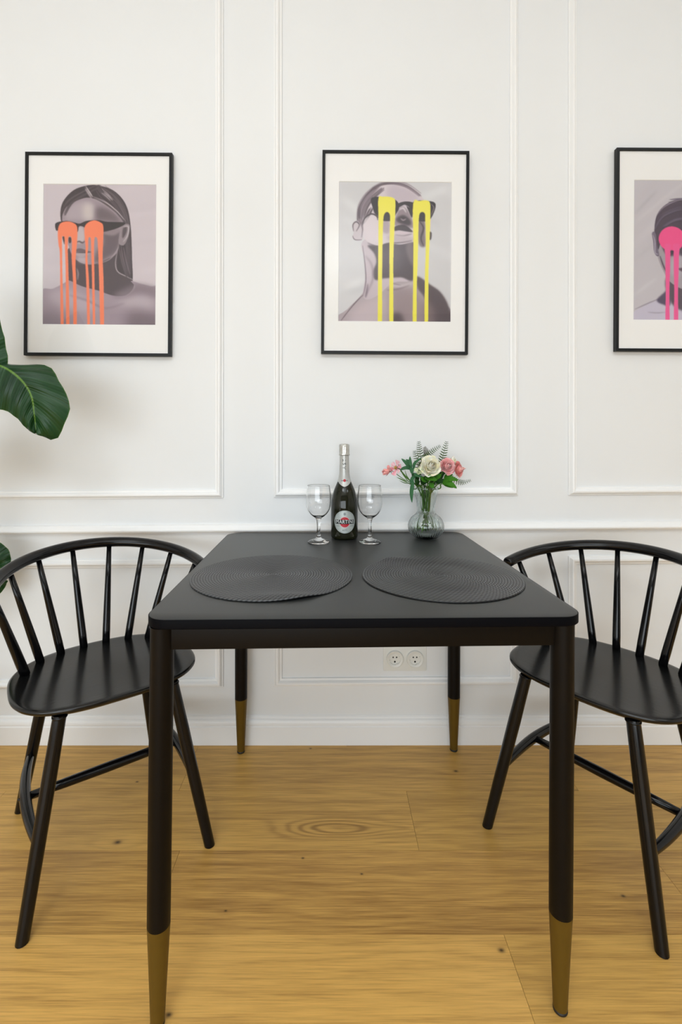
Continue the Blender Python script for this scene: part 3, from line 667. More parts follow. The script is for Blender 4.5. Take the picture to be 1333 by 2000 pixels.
# ------------------------------------------------------------------ chairs
def build_chair():
    """origin on the floor midway between the front feet; +y points to the back of the chair"""
    e = empty('spindle_chair')
    # seat: rounded outline, flatter at the front, chamfered underside
    def outline(k_, n_=72, dz=0):
        out = []
        for k in range(n_):
            a = 2*PI*k/n_; c, s = math.cos(a), math.sin(a); p = 2/2.9 if s < 0 else 2/2.45
            out.append((.230*k_*math.copysign(abs(c)**p, c), .229+.1935*(k_ if k_ else 0)*math.copysign(abs(s)**p, s)))
        return out
    bm = bmesh.new(); rings = []
    lv = [(0.0001, .4470), (.25, .4470), (.5, .4473), (.75, .4480), (.92, .4495), (.965, .4500), (.988, .4490), (1.0, .4465), (1.0, .4420), (.985, .4375), (.94, .4310), (.5, .4300), (0.0001, .4300)]
    for k_, z in lv: rings.append([bm.verts.new((x, y, z)) for x, y in outline(k_)])
    for a, b in zip(rings, rings[1:]):
        for k in range(72): bm.faces.new((a[k], a[(k+1) % 72], b[(k+1) % 72], b[k]))
    bm.faces.new(rings[0]); bm.faces.new(rings[-1][::-1])
    seat = obj('seat', bm, M['seat'], e, True, 60)
    # bent top rail
    def bow(t): return Vector((.268*math.sin(t), .2003+.274*math.cos(t), .747-.0530*(1-math.cos(t))))
    bm = bmesh.new(); ts = [math.radians(-90+180*k/60) for k in range(61)]
    rr = [.0178-.0012*(abs(t)/(PI/2))**3 for t in ts]; rn = [.0156]*len(ts)
    tube(bm, [bow(t) for t in ts], rr, 20, True, rn, True); obj('top_rail', bm, M['lacquer'], e)
    for (x, y), td in zip(((.187, .300), (.147, .361), (.093, .388), (.031, .400)), (79.6, 55.3, 33.7, 11.5)):
        for sx in (-1, 1):
            a = Vector((sx*x, y, .4485)); b = bow(math.radians(sx*td))-Vector((0, 0, .006))
            bm = bmesh.new(); k = 1.12 if td > 70 else 1
            tube(bm, [a.lerp(b, q) for q in (0, .12, .35, .65, 1)], [.0108*k, .0112*k, .0104*k, .0088*k, .0070], 14); obj('spindle', bm, M['lacquer'], e)
    # legs: seat end, foot
    for sx in (-1, 1):
        for top, foot in (((.132, .066), (.209, .000)), ((.125, .360), (.192, .434))):
            a = Vector((sx*top[0], top[1], .4305)); b = Vector((sx*foot[0], foot[1], .004))
            d = (b-a).normalized(); bm = bmesh.new()
            tube(bm, [a, a.lerp(b, .04), a.lerp(b, .3), a.lerp(b, .7), b+d*.02], [.0150, .0152, .0160, .0150, .0134], 16)
            bmesh.ops.bisect_plane(bm, geom=bm.verts[:]+bm.edges[:]+bm.faces[:], plane_co=(0, 0, .001), plane_no=(0, 0, -1), clear_outer=True)
            bmesh.ops.holes_fill(bm, edges=[ed for ed in bm.edges if ed.is_boundary])
            leg = obj('leg', bm, M['lacquer'], e, True, 50)
            bm = bmesh.new(); lathe(bm, [(0, .4262), (.0165, .4262), (.0172, .4275), (.0172, .4302), (0, .4302)], 24, (a.x, a.y, 0)); obj('leg_collar', bm, M['lacquer'], leg)
    zs = .172
    for sx in (-1, 1):
        f = Vector((sx*.178, .027, zs)); r = Vector((sx*.167, .404, zs)); m = Vector((sx*.192, .216, zs))
        bm = bmesh.new(); P = catmull([f, Vector((sx*.188, .115, zs)), m, Vector((sx*.184, .318, zs)), r], 6)
        tube(bm, P, [.0085+.0050*math.sin(PI*i/(len(P)-1)) for i in range(len(P))], 14); o = obj('side_stretcher', bm, M['lacquer'], e)
        bm = bmesh.new(); lathe(bm, [(0, 0), (.004, 0), (.0042, .003), (.002, .006), (0, .006)], 12)
        bmesh.ops.transform(bm, matrix=Matrix.Translation(m+Vector((sx*.0105, 0, 0))) @ Matrix.Rotation(sx*PI/2, 4, 'Y'), verts=bm.verts); obj('bolt_head', bm, M['lacquer'], o)
    bm = bmesh.new(); tube(bm, [Vector((x, .216, zs)) for x in (-.186, -.1, 0, .1, .186)], [.0092, .0118, .0128, .0118, .0092], 14); obj('cross_stretcher', bm, M['lacquer'], e)
    return e
c1 = build_chair()
c1.location = (-.5073+.809*.015, 1.1369+.588*.015, 0); c1.rotation_euler.z = math.atan2(.58754, .80919)
tag(c1, 'black spindle-back wooden chair left of the table, beside the big leafy plant', 'chair', 'spindle-back chairs at the dining table')
c2 = copy_tree(c1); c2.location = (.5659, 1.1662, 0); c2.rotation_euler.z = math.atan2(-.78503, .61945)
c2['label'] = 'black spindle-back wooden chair right of the table, cut off by the photo edge'

# ------------------------------------------------------------------ bottle
def text_mesh(body, size, extrude=0., sp=1., off=0.):
    c = bpy.data.curves.new('t', 'FONT'); c.body = body; c.size = size; c.align_x = 'CENTER'; c.align_y = 'CENTER'; c.extrude = extrude; c.resolution_u = 4; c.space_character = sp; c.offset = off
    o = bpy.data.objects.new('t', c); COL.objects.link(o); bpy.context.view_layer.update()
    dg = bpy.context.evaluated_depsgraph_get(); me = bpy.data.meshes.new_from_object(o.evaluated_get(dg))
    bpy.data.objects.remove(o); bpy.data.curves.remove(c); return me
def wrap(me, rad, z0, embolden=1.0, rotate=False, sx=1., sy=1.):
    """wrap flat text (x right, y up) round the front (-y side) of a cylinder; rad may depend on z"""
    for v in me.vertices:
        x, y, h = v.co.x*sx, v.co.y*sy, v.co.z
        if rotate: x, y = -y, x
        z = z0+y; r = (rad(z) if callable(rad) else rad)+h; a = x/r
        v.co = (r*math.sin(a), -r*math.cos(a), z)
    return me
def patch_disc(R, r_in=0., n_=48, rings=8):
    bm = bmesh.new(); V = []
    for i in range(rings+1):
        r = r_in+(R-r_in)*i/rings
        V.append([bm.verts.new((r*math.cos(2*PI*k/n_), r*math.sin(2*PI*k/n_), 0)) for k in range(n_)] if r > 0 else [bm.verts.new((0, 0, 0))])
    for a, b in zip(V, V[1:]):
        for k in range(n_):
            if len(a) == 1: bm.faces.new((a[0], b[k], b[(k+1) % n_]))
            else: bm.faces.new((a[k], b[k], b[(k+1) % n_], a[(k+1) % n_]))
    me = bpy.data.meshes.new('p'); bm.to_mesh(me); bm.free(); return me
def patch_rect(w_, h_, nx=16, ny=2):
    bm = bmesh.new(); V = [[bm.verts.new(((i/nx-.5)*w_, (j/ny-.5)*h_, 0)) for i in range(nx+1)] for j in range(ny+1)]
    for j in range(ny):
        for i in range(nx): bm.faces.new((V[j][i], V[j][i+1], V[j+1][i+1], V[j+1][i]))
    me = bpy.data.meshes.new('p'); bm.to_mesh(me); bm.free(); return me
def build_bottle():
    P = Vector((.0425, 1.577, TT+.0002)); e = empty('wine_bottle', P); tag(e, 'dark sparkling wine bottle with silver neck foil and round label, between the glasses', 'bottle')
    prof = [(0, .004), (.030, .002), (.038, 0), (.0425, .003), (.0445, .009), (.0447, .03), (.0447, .098), (.0441, .112), (.0427, .125), (.0403, .138), (.0367, .152), (.0325, .164), (.0268, .177), (.0217, .189), (.0184, .201), (.0167, .214), (.0157, .235), (.0152, .255), (.0150, .29), (.0150, .300), (0, .302)]
    def rz(z):
        z = z; pr = prof[2:]
        for (r0, z0), (r1, z1) in zip(pr, pr[1:]):
            if z0 <= z <= z1: return r0+(r1-r0)*(z-z0)/(z1-z0)
        return pr[-2][0]
    pts = [(p.x, p.y) for p in catmull([(r, z, 0) for r, z in prof[3:-1]], 4)]
    dark = add_noise(pmat('dark_olive_bottle_glass', (.010, .011, .004), .04, spec=.38), 8, .4)
    bm = bmesh.new(); lathe(bm, prof[:3]+pts+[prof[-1]], 64); obj('bottle_body', bm, dark, e)
    foil = add_noise(pmat('crinkled_silver_foil', (.60, .60, .57), .30, .85), 90, .25, .8, 160, dist=.002)
    paper = add_noise(pmat('silver_neck_label', (.50, .50, .48), .35, .35), 60, .08, .15, 200)
    # neck sleeve dips to a point at the front
    bm = bmesh.new(); seg = 72; R = []
    for i in range(15):
        row = []
        for k in range(seg):
            a = 2*PI*k/seg; d = abs((a-1.5*PI+PI) % (2*PI)-PI)            # angle away from the front
            zl = .1865-.0150*max(0, 1-(d/1.0)**1.3)
            z = zl+(.279-zl)*i/14; r = rz(z)+.0006; row.append(bm.verts.new((r*math.cos(a), r*math.sin(a), z)))
        R.append(row)
    for a, b in zip(R, R[1:]):
        for k in range(seg): bm.faces.new((a[k], a[(k+1) % seg], b[(k+1) % seg], b[k]))
    sl = obj('neck_label', bm, paper, e)
    def crinkle(a, r, z): return r+.0005*math.sin(a*9+z*900)+.0004*math.sin(a*17-z*500)
    bm = bmesh.new(); lathe(bm, [(.0155, .2725), (.0176, .2732), (.0182, .2750), (.0166, .279), (.0169, .287), (.0170, .293), (.0166, .300), (.0168, .305), (.0158, .3095), (.0110, .3112), (0, .3118)], 72, fr=crinkle); obj('neck_foil', bm, foil, e)
    blk = pmat('black_print', (.008, .012, .012), .4); red = pmat('red_print', (.48, .008, .022), .4); wht = pmat('white_print', (.82, .84, .82), .4)
    silver = add_noise(pmat('silver_paper_label', (.50, .54, .52), .38, .3), 400, .22, .1, 500)
    zc = .0600; R0 = .0447
    lab = obj('label', wrap(patch_disc(.0368), R0+.0004, zc), silver, e); lab['label'] = 'round silver front label'
    rim = pmat('grey_print', (.24, .27, .27), .45)
    obj('label_ring', wrap(patch_disc(.0345, .0338, 64, 1), R0+.0006, zc), rim, lab)
    obj('label_disc_border', wrap(patch_disc(.0178, .0160, 48, 1), R0+.0007, zc-.001), pmat('pink_print', (.75, .45, .46), .45), lab)
    o = obj('label_disc', wrap(patch_disc(.0163), R0+.0007, zc-.001), red, lab); o['label'] = 'red disc printed on the label'
    obj('label_band', wrap(patch_rect(.0640, .0138, 20), R0+.0010, zc), blk, lab)
    obj('label_lettering', wrap(text_mesh('MARTINI', .0165, sp=1.12), R0+.0013, zc, sx=.85, sy=1.0), wht, lab, False)
    for sx in (-1, 1):
        m_ = wrap(patch_rect(.012, .0016, 4), R0+.0007, zc-.0135)
        a = sx*.0225/R0
        for v in m_.vertices: v.co = Matrix.Rotation(a, 3, 'Z') @ v.co
        obj('label_small_print', m_, rim, lab)
    obj('label_small_lettering', wrap(text_mesh('ASTI', .0075), R0+.0007, zc-.0270, sx=1.1), blk, lab, False)
    # monogram-like crest above the disc
    obj('label_crest', wrap(patch_disc(.0045, 0, 6, 2), R0+.0007, zc+.0255, sy=1.1), rim, lab)
    obj('neck_lettering', wrap(text_mesh('ASTI', .0160, sp=1.45, off=.0001), lambda z: rz(z)+.0010, .2485, rotate=True), blk, sl, False)
    obj('neck_disc', wrap(patch_disc(.0046, 0, 32, 3), lambda z: rz(z)+.0013, .1915), red, sl)
    obj('neck_band', wrap(patch_rect(.0230, .0035, 12, 1), lambda z: rz(z)+.0010, .1910), rim, sl)
build_bottle()

# ------------------------------------------------------------------ wine glasses
def build_glass():
    e = empty('wine_glass')
    out = [(0, 0), (.0330, 0), (.0352, .0012), (.0350, .0024), (.0300, .0048), (.0200, .0085), (.0110, .0125), (.0068, .0175), (.0062, .0210), (.0072, .0235), (.0058, .0275), (.0052, .040), (.0054, .055), (.0066, .068), (.0100, .0765),
           (.0190, .0830), (.0280, .0920), (.0350, .1040), (.0388, .1180), (.0398, .1320), (.0390, .1480), (.0370, .1650), (.0352, .1790), (.0348, .1800)]
    inn = [(.0338, .1798), (.0340, .1780), (.0358, .1650), (.0378, .1480), (.0386, .1320), (.0376, .1185), (.0338, .1050), (.0268, .0938), (.0180, .0855), (.0080, .0812), (0, .0805)]
    o1 = [(p.x, p.y) for p in catmull([(r, z, 0) for r, z in out[4:]], 3)]; i1 = [(p.x, p.y) for p in catmull([(r, z, 0) for r, z in inn], 3)]
    # stem and foot as one part, bowl as the other would split a single blown glass: keep one mesh
    bm = bmesh.new(); lathe(bm, out[:4]+o1+i1, 72); obj('glass_body', bm, M['glass'], e)
    return e
g1 = build_glass(); g1.location = (-.0412, 1.509, TT+.0002)
tag(g1, 'empty wine glass on the left of the bottle', 'wine glass', 'wine glasses beside the bottle')
g2 = copy_tree(g1); g2.location = (.1216, 1.509, TT+.0002); g2['label'] = 'empty wine glass between the bottle and the flower vase'

# ------------------------------------------------------------------ vase and bouquet
VC = Vector((.3115, 1.570, TT+.0002))
def build_vase():
    e = empty('glass_vase', VC); tag(e, 'ribbed clear glass vase with round belly holding the bouquet', 'vase')
    out = [(0, 0), (.026, 0), (.034, .002), (.045, .010), (.0555, .024), (.0588, .038), (.0565, .053), (.0480, .068), (.0370, .078), (.0310, .084), (.0290, .092), (.0300, .106), (.0325, .124), (.0355, .142), (.0392, .160), (.0402, .1675), (.0398, .1690)]
    inn = [(.0378, .1685), (.0376, .160), (.0336, .142), (.0306, .124), (.0280, .106), (.0270, .092), (.0290, .084), (.0345, .0765), (.0450, .0665), (.0530, .0525), (.0550, .039), (.0520, .026), (.0420, .0145), (.0320, .0090), (.018, .0075), (0, .0072)]
    o1 = [(p.x, p.y) for p in catmull([(r, z, 0) for r, z in out[2:]], 4)]; i1 = [(p.x, p.y) for p in catmull([(r, z, 0) for r, z in inn], 4)]
    def rib(a, r, z): return r+(.00035*math.cos(40*a)*min(1, r/.03)*(1 if z < .088 else .35 if z < .155 else 0) if r > .02 else 0)
    def rib2(a, r, z): return r
    bm = bmesh.new(); lathe(bm, out[:2]+o1+i1, 320, fr=lambda a, r, z: rib(a, r, z)); obj('vase_body', bm, M['vase_glass'], e)
build_vase()

def Bq(cx, cy, dy=0.):   # point in the bouquet, measured on the enlarged crop of it
    return at(730+cx/6.348, 850+cy/6.348, 1.57+dy)
def leaf_mat(name, a, b_, rough=.6):
    m = pmat(name, a, rough, spec=.15); t = m.node_tree; g = G(t)
    tc = t.nodes.new('ShaderNodeTexCoord'); n_ = g.noise(tc.outputs['Object'], 45, 3)
    c = g.mix(n_, a, b_); t.links.new(c, t.nodes['Principled BSDF'].inputs['Base Color']); return m
M['green'] = leaf_mat('bright_leaf_green', (.030, .140, .008), (.060, .210, .016))
M['blue_green'] = leaf_mat('blue_green_leaf', (.030, .115, .045), (.060, .170, .075))
M['dark_green'] = leaf_mat('dark_leaf_green', (.010, .045, .010), (.025, .085, .018))
M['olive'] = leaf_mat('olive_fern_green', (.022, .070, .006), (.050, .090, .010))
M['brown_green'] = leaf_mat('brown_green_fern', (.030, .022, .006), (.060, .050, .012))
M['stem'] = leaf_mat('stem_green', (.090, .200, .030), (.060, .140, .020))
def petal_mat(name, a, b_):
    m = pmat(name, a, .6); t = m.node_tree; b = t.nodes['Principled BSDF']; g = G(t)
    tc = t.nodes.new('ShaderNodeTexCoord'); n_ = g.noise(tc.outputs['Object'], 60, 3)
    t.links.new(g.mix(g.ramp(n_, .35, .65), a, b_), b.inputs['Base Color'])
    b.inputs['Subsurface Weight'].default_value = .5; b.inputs['Subsurface Radius'].default_value = (.004, .003, .002); b.inputs['Subsurface Scale'].default_value = 1
    return m
M['cream'] = petal_mat('cream_petal', (.98, .96, .84), (.97, .88, .62))
M['pink'] = petal_mat('pink_petal', (.94, .42, .42), (.96, .62, .62))
M['salmon'] = petal_mat('salmon_petal', (.94, .32, .30), (.95, .50, .46))
M['pale_pink'] = petal_mat('pale_pink_petal', (.90, .60, .64), (.86, .36, .42))
M['stamen'] = petal_mat('yellow_stamen', (.55, .33, .04), (.35, .22, .03))
M['white_bloom'] = petal_mat('greenish_white_petal', (.72, .76, .50), (.55, .62, .34))

def orient(pos, d, roll=0.):
    d = Vector(d).normalized(); q = d.to_track_quat('Z', 'Y').to_matrix().to_4x4()
    return Matrix.Translation(pos) @ q @ Matrix.Rotation(roll, 4, 'Z')
def petal(bm, mx, R, H, ang, wid, curl, base=.2, lift=0., nu=7, nv=7, ruf=.0):
    V = []
    for j in range(nv+1):
        v = j/nv; row = []
        for i in range(nu+1):
            u = 2*i/nu-1; wv = wid*(.45+.55*math.sin(PI*min(1, .12+.62*v)))*(1-.18*max(0, v-.8)/.2)
            r = R*(base+(1-base)*math.sin(min(1., v*1.05)*PI/2))+curl*R*v**4*(1+.3*abs(u))
            z = lift+H*(v**1.3)*(1-.16*abs(u)**2.5)-curl*H*.35*v**5+ruf*math.sin(u*5+ang*3)*v
            a = ang+u*wv; row.append(bm.verts.new(mx @ Vector((r*math.cos(a), r*math.sin(a), z))))
        V.append(row)
    for j in range(nv):
        for i in range(nu): bm.faces.new((V[j][i], V[j][i+1], V[j+1][i+1], V[j+1][i]))
def rose(bm, pos, d, R, seed=1, layers=6):
    r_ = random.Random(seed); mx = orient(pos-Vector(d).normalized()*R*.55, d, r_.uniform(0, 6))
    for L in range(layers):
        f = (L+1)/layers; n_ = 3 if L < 2 else 5 if L < 4 else 6
        for k in range(n_):
            petal(bm, mx, R*(.12+.86*f)*r_.uniform(.90, 1.08), R*(1.50-.80*f)*r_.uniform(.92, 1.06), 2*PI*k/n_+L*.7+r_.uniform(-.15, .15), (1.35 if L < 2 else .85)*r_.uniform(.9, 1.1), (-.75 if L == 0 else -.45 if L == 1 else -.12 if L == 2 else .03+.34*max(0, f-.30)*r_.uniform(.5, 1.4)), ruf=R*.05)
def stem_path(p, dirn, k, spread=1.):
    """curved stem from the vase belly through the neck and rim to a flower at p"""
    r_ = random.Random(k); a = math.atan2(p.y-VC.y, p.x-VC.x)+r_.uniform(-.2, .2); s_ = min(1., (Vector((p.x-VC.x, p.y-VC.y)).length)/.09)*spread
    bot = VC+Vector((-.028*math.cos(a)*s_+r_.uniform(-.008, .008), -.028*math.sin(a)*s_+r_.uniform(-.01, .01), .022+r_.uniform(-.004, .012)))
    nk = VC+Vector((r_.uniform(-.012, .012), r_.uniform(-.012, .012), .090))
    rim = VC+Vector((.024*math.cos(a)*s_+r_.uniform(-.005, .005), .022*math.sin(a)*s_, .168))
    end = p-Vector(dirn).normalized()*.012
    mid = rim.lerp(end, .55)-Vector((0, 0, .004))
    return catmull([bot, nk, rim, mid, end, p], 6)
def blade(bm, path, W, up, cup=.25, tip=.9, nu=6, shape=None, thick=None):
    """leaf along a path: half width W, up = face normal hint"""
    C = catmull(path, 5) if len(path) < 8 else [Vector(p) for p in path]; n_ = len(C); V = []
    shape = shape or (lambda s: math.sin(PI*min(1, s**.8))**.8 if 0 < s < 1 else 0.)
    for i, p in enumerate(C):
        t = (C[min(n_-1, i+1)]-C[max(0, i-1)]).normalized(); b = t.cross(Vector(up)).normalized(); nn = b.cross(t).normalized()
        w_ = max(.0002, W*shape(i/(n_-1)))
        V.append([bm.verts.new(p+b*w_*q+nn*(abs(q)*cup*w_)) for q in [2*k/nu-1 for k in range(nu+1)]])
    for a, b in zip(V, V[1:]):
        for k in range(nu): bm.faces.new((a[k], a[k+1], b[k+1], b[k]))
def flower(name, label, cat, p, d, k, builder, mat, group=None, stem_r=.0021):
    e = empty(name, p); tag(e, label, cat, group); inv = Matrix.Translation(-Vector(p))
    def add(nm, bm, m, par=e, sm=True):
        bmesh.ops.transform(bm, matrix=inv, verts=bm.verts); return obj(nm, bm, m, par, sm)
    bm = bmesh.new(); builder(bm); add('bloom', bm, mat)
    bm = bmesh.new(); tube(bm, stem_path(Vector(p), d, k), stem_r, 8); add('stem', bm, M['stem'])
    bm = bmesh.new(); c = Vector(p)-Vector(d).normalized()*.012; R_ = .0075
    for q in range(5):
        a = 2*PI*q/5; mx = orient(c, d)
        blade(bm, [mx @ Vector((0, 0, 0)), mx @ Vector((.007*math.cos(a), .007*math.sin(a), .001)), mx @ Vector((.013*math.cos(a), .013*math.sin(a), .006))], .003, d, .2, nu=2)
    add('sepals', bm, M['dark_green'])
    return e, add
p = Bq(712, 385, -.035); d = (.05, -1, .35)
flower('rose', 'large open cream rose at the centre of the bouquet', 'flower', p, d, 1, lambda bm: rose(bm, p, d, .0295, 4, 6), M['cream'])
p2 = Bq(975, 325, .022); d2 = (.25, -.3, 1)
flower('rose', 'cream rose half hidden behind the two pink ones', 'flower', p2, d2, 2, lambda bm: rose(bm, p2, d2, .019, 6, 5), M['cream'])
p3 = Bq(918, 390, -.025); d3 = (.25, -1, .25)
flower('ranunculus', 'pink ranunculus next to the large cream rose', 'flower', p3, d3, 3, lambda bm: rose(bm, p3, d3, .0225, 9, 6), M['pink'], 'pink ranunculus in the bouquet')
p4 = Bq(1058, 425, -.015); d4 = (.95, -.75, .2)
flower('ranunculus', 'salmon pink ranunculus facing right at the bouquet edge', 'flower', p4, d4, 4, lambda bm: rose(bm, p4, d4, .0210, 12, 6), M['salmon'], 'pink ranunculus in the bouquet')
p5 = Bq(285, 405, -.02); d5 = (-.75, -.8, .15)
def anem(bm):
    mx = orient(p5, d5)
    for q in range(6): petal(bm, mx, .0205*(1+.1*math.sin(q*2)), .007, 2*PI*q/6+.3, .42, .12, .1, nu=6, nv=6, ruf=.001)
e5, add5 = flower('anemone', 'open pale pink blossom with yellow centre at the left of the bouquet', 'flower', p5, d5, 5, anem, M['pale_pink'])
bm = bmesh.new(); mx = orient(p5+Vector(d5).normalized()*.004, d5)
bmesh.ops.create_icosphere(bm, subdivisions=2, radius=.0045, matrix=mx)
for q in range(14): a = q*2.4; tube(bm, [mx @ Vector((.003*math.cos(a), .003*math.sin(a), 0)), mx @ Vector((.006*math.cos(a), .006*math.sin(a), .005))], .0006, 5)
add5('stamens', bm, M['stamen'])
p6 = Bq(178, 448, -.01); d6 = (-1, -.35, -.35)
def bud(bm):
    mx = orient(p6-Vector(d6).normalized()*.006, d6)
    for q in range(3): petal(bm, mx, .0085, .024, 2*PI*q/3, 1.1, -.15, .3)
    for q in range(3): petal(bm, mx, .0115, .022, 2*PI*q/3+1, .85, .10, .3)
    mx2 = orient(p6+Vector((.008, 0, .002)), (-.25, -.5, 1))
    for q in range(3): petal(bm, mx2, .0085, .018, 2*PI*q/3+.4, .8, .1, .3)
flower('anemone_bud', 'drooping salmon pink bud furthest left in the bouquet', 'flower', p6, d6, 6, bud, M['salmon'], stem_r=.0011)
def small_cluster(bm):
    for cx, cy, dy in ((530, 430, -.03), (580, 410, -.035), (600, 455, -.04), (560, 465, -.03)):
        q = Bq(cx, cy, dy); mx = orient(q, (-.2, -1, .3), cx)
        for k in range(5): petal(bm, mx, .0062, .004, 2*PI*k/5, .55, .1, .1, nu=3, nv=3)
p7 = Bq(570, 445, -.03)
flower('filler_blossom', 'sprig of tiny greenish white blossoms beside the cream rose', 'flower', p7, (-.2, -1, .3), 7, small_cluster, M['white_bloom'], stem_r=.001)

def fern(pts, L, mat, k, label, n_=13, dyn=(0, -1, 0), root=True, tilt=0.):
    C = catmull([Bq(*q) for q in pts], 8); base = C[0]
    e = empty('fern_frond', base); tag(e, label, 'foliage', 'fern fronds in the bouquet'); inv = Matrix.Translation(-base)
    bm = bmesh.new()
    if root:
        d = (C[1]-C[0]).normalized(); sp = stem_path(base, d, k); tube(bm, sp[:-1]+C, [.0010]*(len(sp)-1)+[.0009-.0006*i/len(C) for i in range(len(C))], 6)
    else: tube(bm, C, [.0009-.0006*i/len(C) for i in range(len(C))], 6)
    bmesh.ops.transform(bm, matrix=inv, verts=bm.verts); obj('stem', bm, M['olive'], e)
    bm = bmesh.new(); N = len(C)-1
    for j in range(n_):
        s = (j+.6)/n_; i = min(N-1, int(s*N)); p = C[i].lerp(C[i+1], s*N-i); t = (C[i+1]-C[i]).normalized()
        nrm = Vector(dyn); side = t.cross(nrm).normalized(); l = L*(.45+.55*math.sin(PI*min(1, .25+.62*s)))*(1-.45*s)*1.25
        for sg in (-1, 1):
            dd = (side*sg+t*.30).normalized(); nn = t*1.0
            blade(bm, [p, p+dd*l*.5+nrm*l*.05, p+dd*l-nrm*l*.08+t*l*.08], l*.125, nrm+t*tilt, .15, nu=2, shape=lambda s: math.sin(PI*min(1, .15+.85*s))**.7)
    bmesh.ops.transform(bm, matrix=inv, verts=bm.verts); obj('leaflets', bm, mat, e)
fern([(600, 400, .01), (585, 260, .012), (568, 160, .01), (562, 78, .0)], .0125, M['olive'], 21, 'tallest upright fern frond above the left side of the cream rose', 11)
fern([(560, 420, .0), (545, 320, -.005), (520, 240, -.01), (508, 195, -.01)], .0110, M['olive'], 22, 'short fern frond leaning left beside the tallest one', 8)
fern([(600, 330, .01), (660, 265, .01), (740, 190, .01), (828, 135, .005)], .0120, M['olive'], 23, 'fern frond arching right over the cream rose', 14)
fern([(640, 330, .02), (660, 250, .02), (650, 190, .02), (630, 150, .015)], .0115, M['brown_green'], 24, 'brownish fern frond directly behind the cream rose', 12)
fern([(835, 350, .01), (862, 260, .008), (888, 160, .004), (908, 82, .0)], .0130, M['olive'], 25, 'upright fern frond above the pink ranunculus', 10)
fern([(950, 520, .0), (1040, 575, -.005), (1120, 585, -.01), (1205, 560, -.01)], .0105, M['olive'], 26, 'fern frond sticking out low on the right', 12, tilt=.2)
fern([(575, 480, -.01), (570, 430, -.01), (565, 370, -.01), (575, 325, -.01)], .0090, M['brown_green'], 27, 'small dark fern piece left of the cream rose', 8)

def sprig(name, label, k, leaves, mat, hub):
    base = Bq(*hub); e = empty(name, base); tag(e, label, 'foliage', 'leafy sprigs in the bouquet'); inv = Matrix.Translation(-base)
    bm = bmesh.new(); tube(bm, stem_path(base, (0, 0, 1), k), .0020, 8); bmesh.ops.transform(bm, matrix=inv, verts=bm.verts); obj('stem', bm, M['stem'], e)
    for pts, W, up in leaves:
        bm = bmesh.new(); P = [Bq(*q) for q in pts]
        if (P[0]-base).length > .004: tube(bm, [base, base.lerp(P[0], .5)+Vector((0, 0, -.001)), P[0]], .0009, 6)
        blade(bm, P, W, up, .22, nu=6); bmesh.ops.transform(bm, matrix=inv, verts=bm.verts); obj('leaf', bm, mat, e)
sprig('leaf_sprig', 'blue-green lobed leaves on the left, above the vase rim', 31,
      [([(470, 440, -.015), (420, 360, -.02), (345, 290, -.02)], .0072, (.1, -1, .3)), ([(470, 430, -.02), (455, 340, -.022), (452, 262, -.02)], .0058, (.2, -1, .1)),
       ([(480, 420, -.015), (400, 405, -.02), (305, 440, -.022)], .0062, (0, -1, .4)), ([(470, 400, -.02), (475, 440, -.03), (478, 480, -.03)], .0068, (0, -1, .3)),
       ([(500, 420, -.01), (510, 350, -.01), (590, 280, -.01)], .0050, (0, -1, .2)), ([(460, 380, -.025), (440, 330, -.02), (400, 300, -.02)], .0055, (.3, -1, .1))], M['blue_green'], (480, 520, -.012))
sprig('leaf_sprig', 'long blue-green leaf hanging over the vase rim', 32,
      [([(495, 560, -.030), (478, 640, -.042), (470, 740, -.045), (478, 838, -.044)], .0068, (.1, -1, -.1)), ([(520, 500, -.02), (480, 540, -.03), (455, 600, -.03)], .0060, (0, -1, .2)),
       ([(500, 470, -.02), (540, 500, -.03), (620, 520, -.03)], .0055, (0, -1, .5))], M['blue_green'], (520, 540, -.015))
sprig('leaf_sprig', 'broad mid green leaves just below the cream rose', 33,
      [([(640, 520, -.02), (700, 530, -.035), (790, 560, -.04)], .0110, (0, -1, .6)), ([(660, 560, -.02), (620, 550, -.035), (590, 520, -.04)], .0095, (0, -1, .5)),
       ([(700, 590, -.02), (720, 620, -.035), (740, 660, -.04)], .0085, (0, -1, .5)), ([(720, 540, -.01), (790, 520, -.03), (840, 480, -.03)], .0090, (0, -1, .6)), ([(690, 560, -.02), (700, 520, -.04), (720, 490, -.045)], .0100, (0, -1, .2))], M['green'], (690, 610, -.01))
sprig('leaf_sprig', 'bright green lobed leaf pointing down on the right', 34,
      [([(850, 590, -.01), (930, 590, -.03), (1035, 660, -.04)], .0105, (.1, -1, .3)), ([(870, 570, -.01), (950, 540, -.03), (1055, 560, -.035)], .0095, (0, -1, .4)),
       ([(880, 540, -.01), (930, 500, -.02), (985, 490, -.025)], .0085, (0, -1, .5)), ([(870, 600, -.01), (930, 620, -.025), (1000, 650, -.03)], .0075, (0, -1, .2))], M['green'], (830, 610, -.005))
sprig('leaf_sprig', 'dark green leaves deep inside the bouquet over the vase mouth', 35,
      [([(560, 610, -.01), (540, 580, -.02), (510, 560, -.02)], .0080, (0, -1, .3)), ([(620, 620, 0), (610, 570, -.015), (580, 530, -.02)], .0095, (0, -1, .2)), ([(640, 600, 0), (650, 550, 0), (700, 480, .0)], .0110, (0, -1, .2)),
       ([(800, 560, 0), (830, 500, 0), (880, 450, 0)], .0105, (0, -1, .2)), ([(780, 600, 0), (820, 570, -.01), (900, 560, -.01)], .0090, (0, -1, .4)), ([(700, 620, .01), (760, 540, .015), (800, 450, .02)], .0110, (0, -1, .2)), ([(560, 560, .01), (520, 500, .01), (470, 480, .0)], .0080, (0, -1, .4))], M['dark_green'], (660, 640, 0))
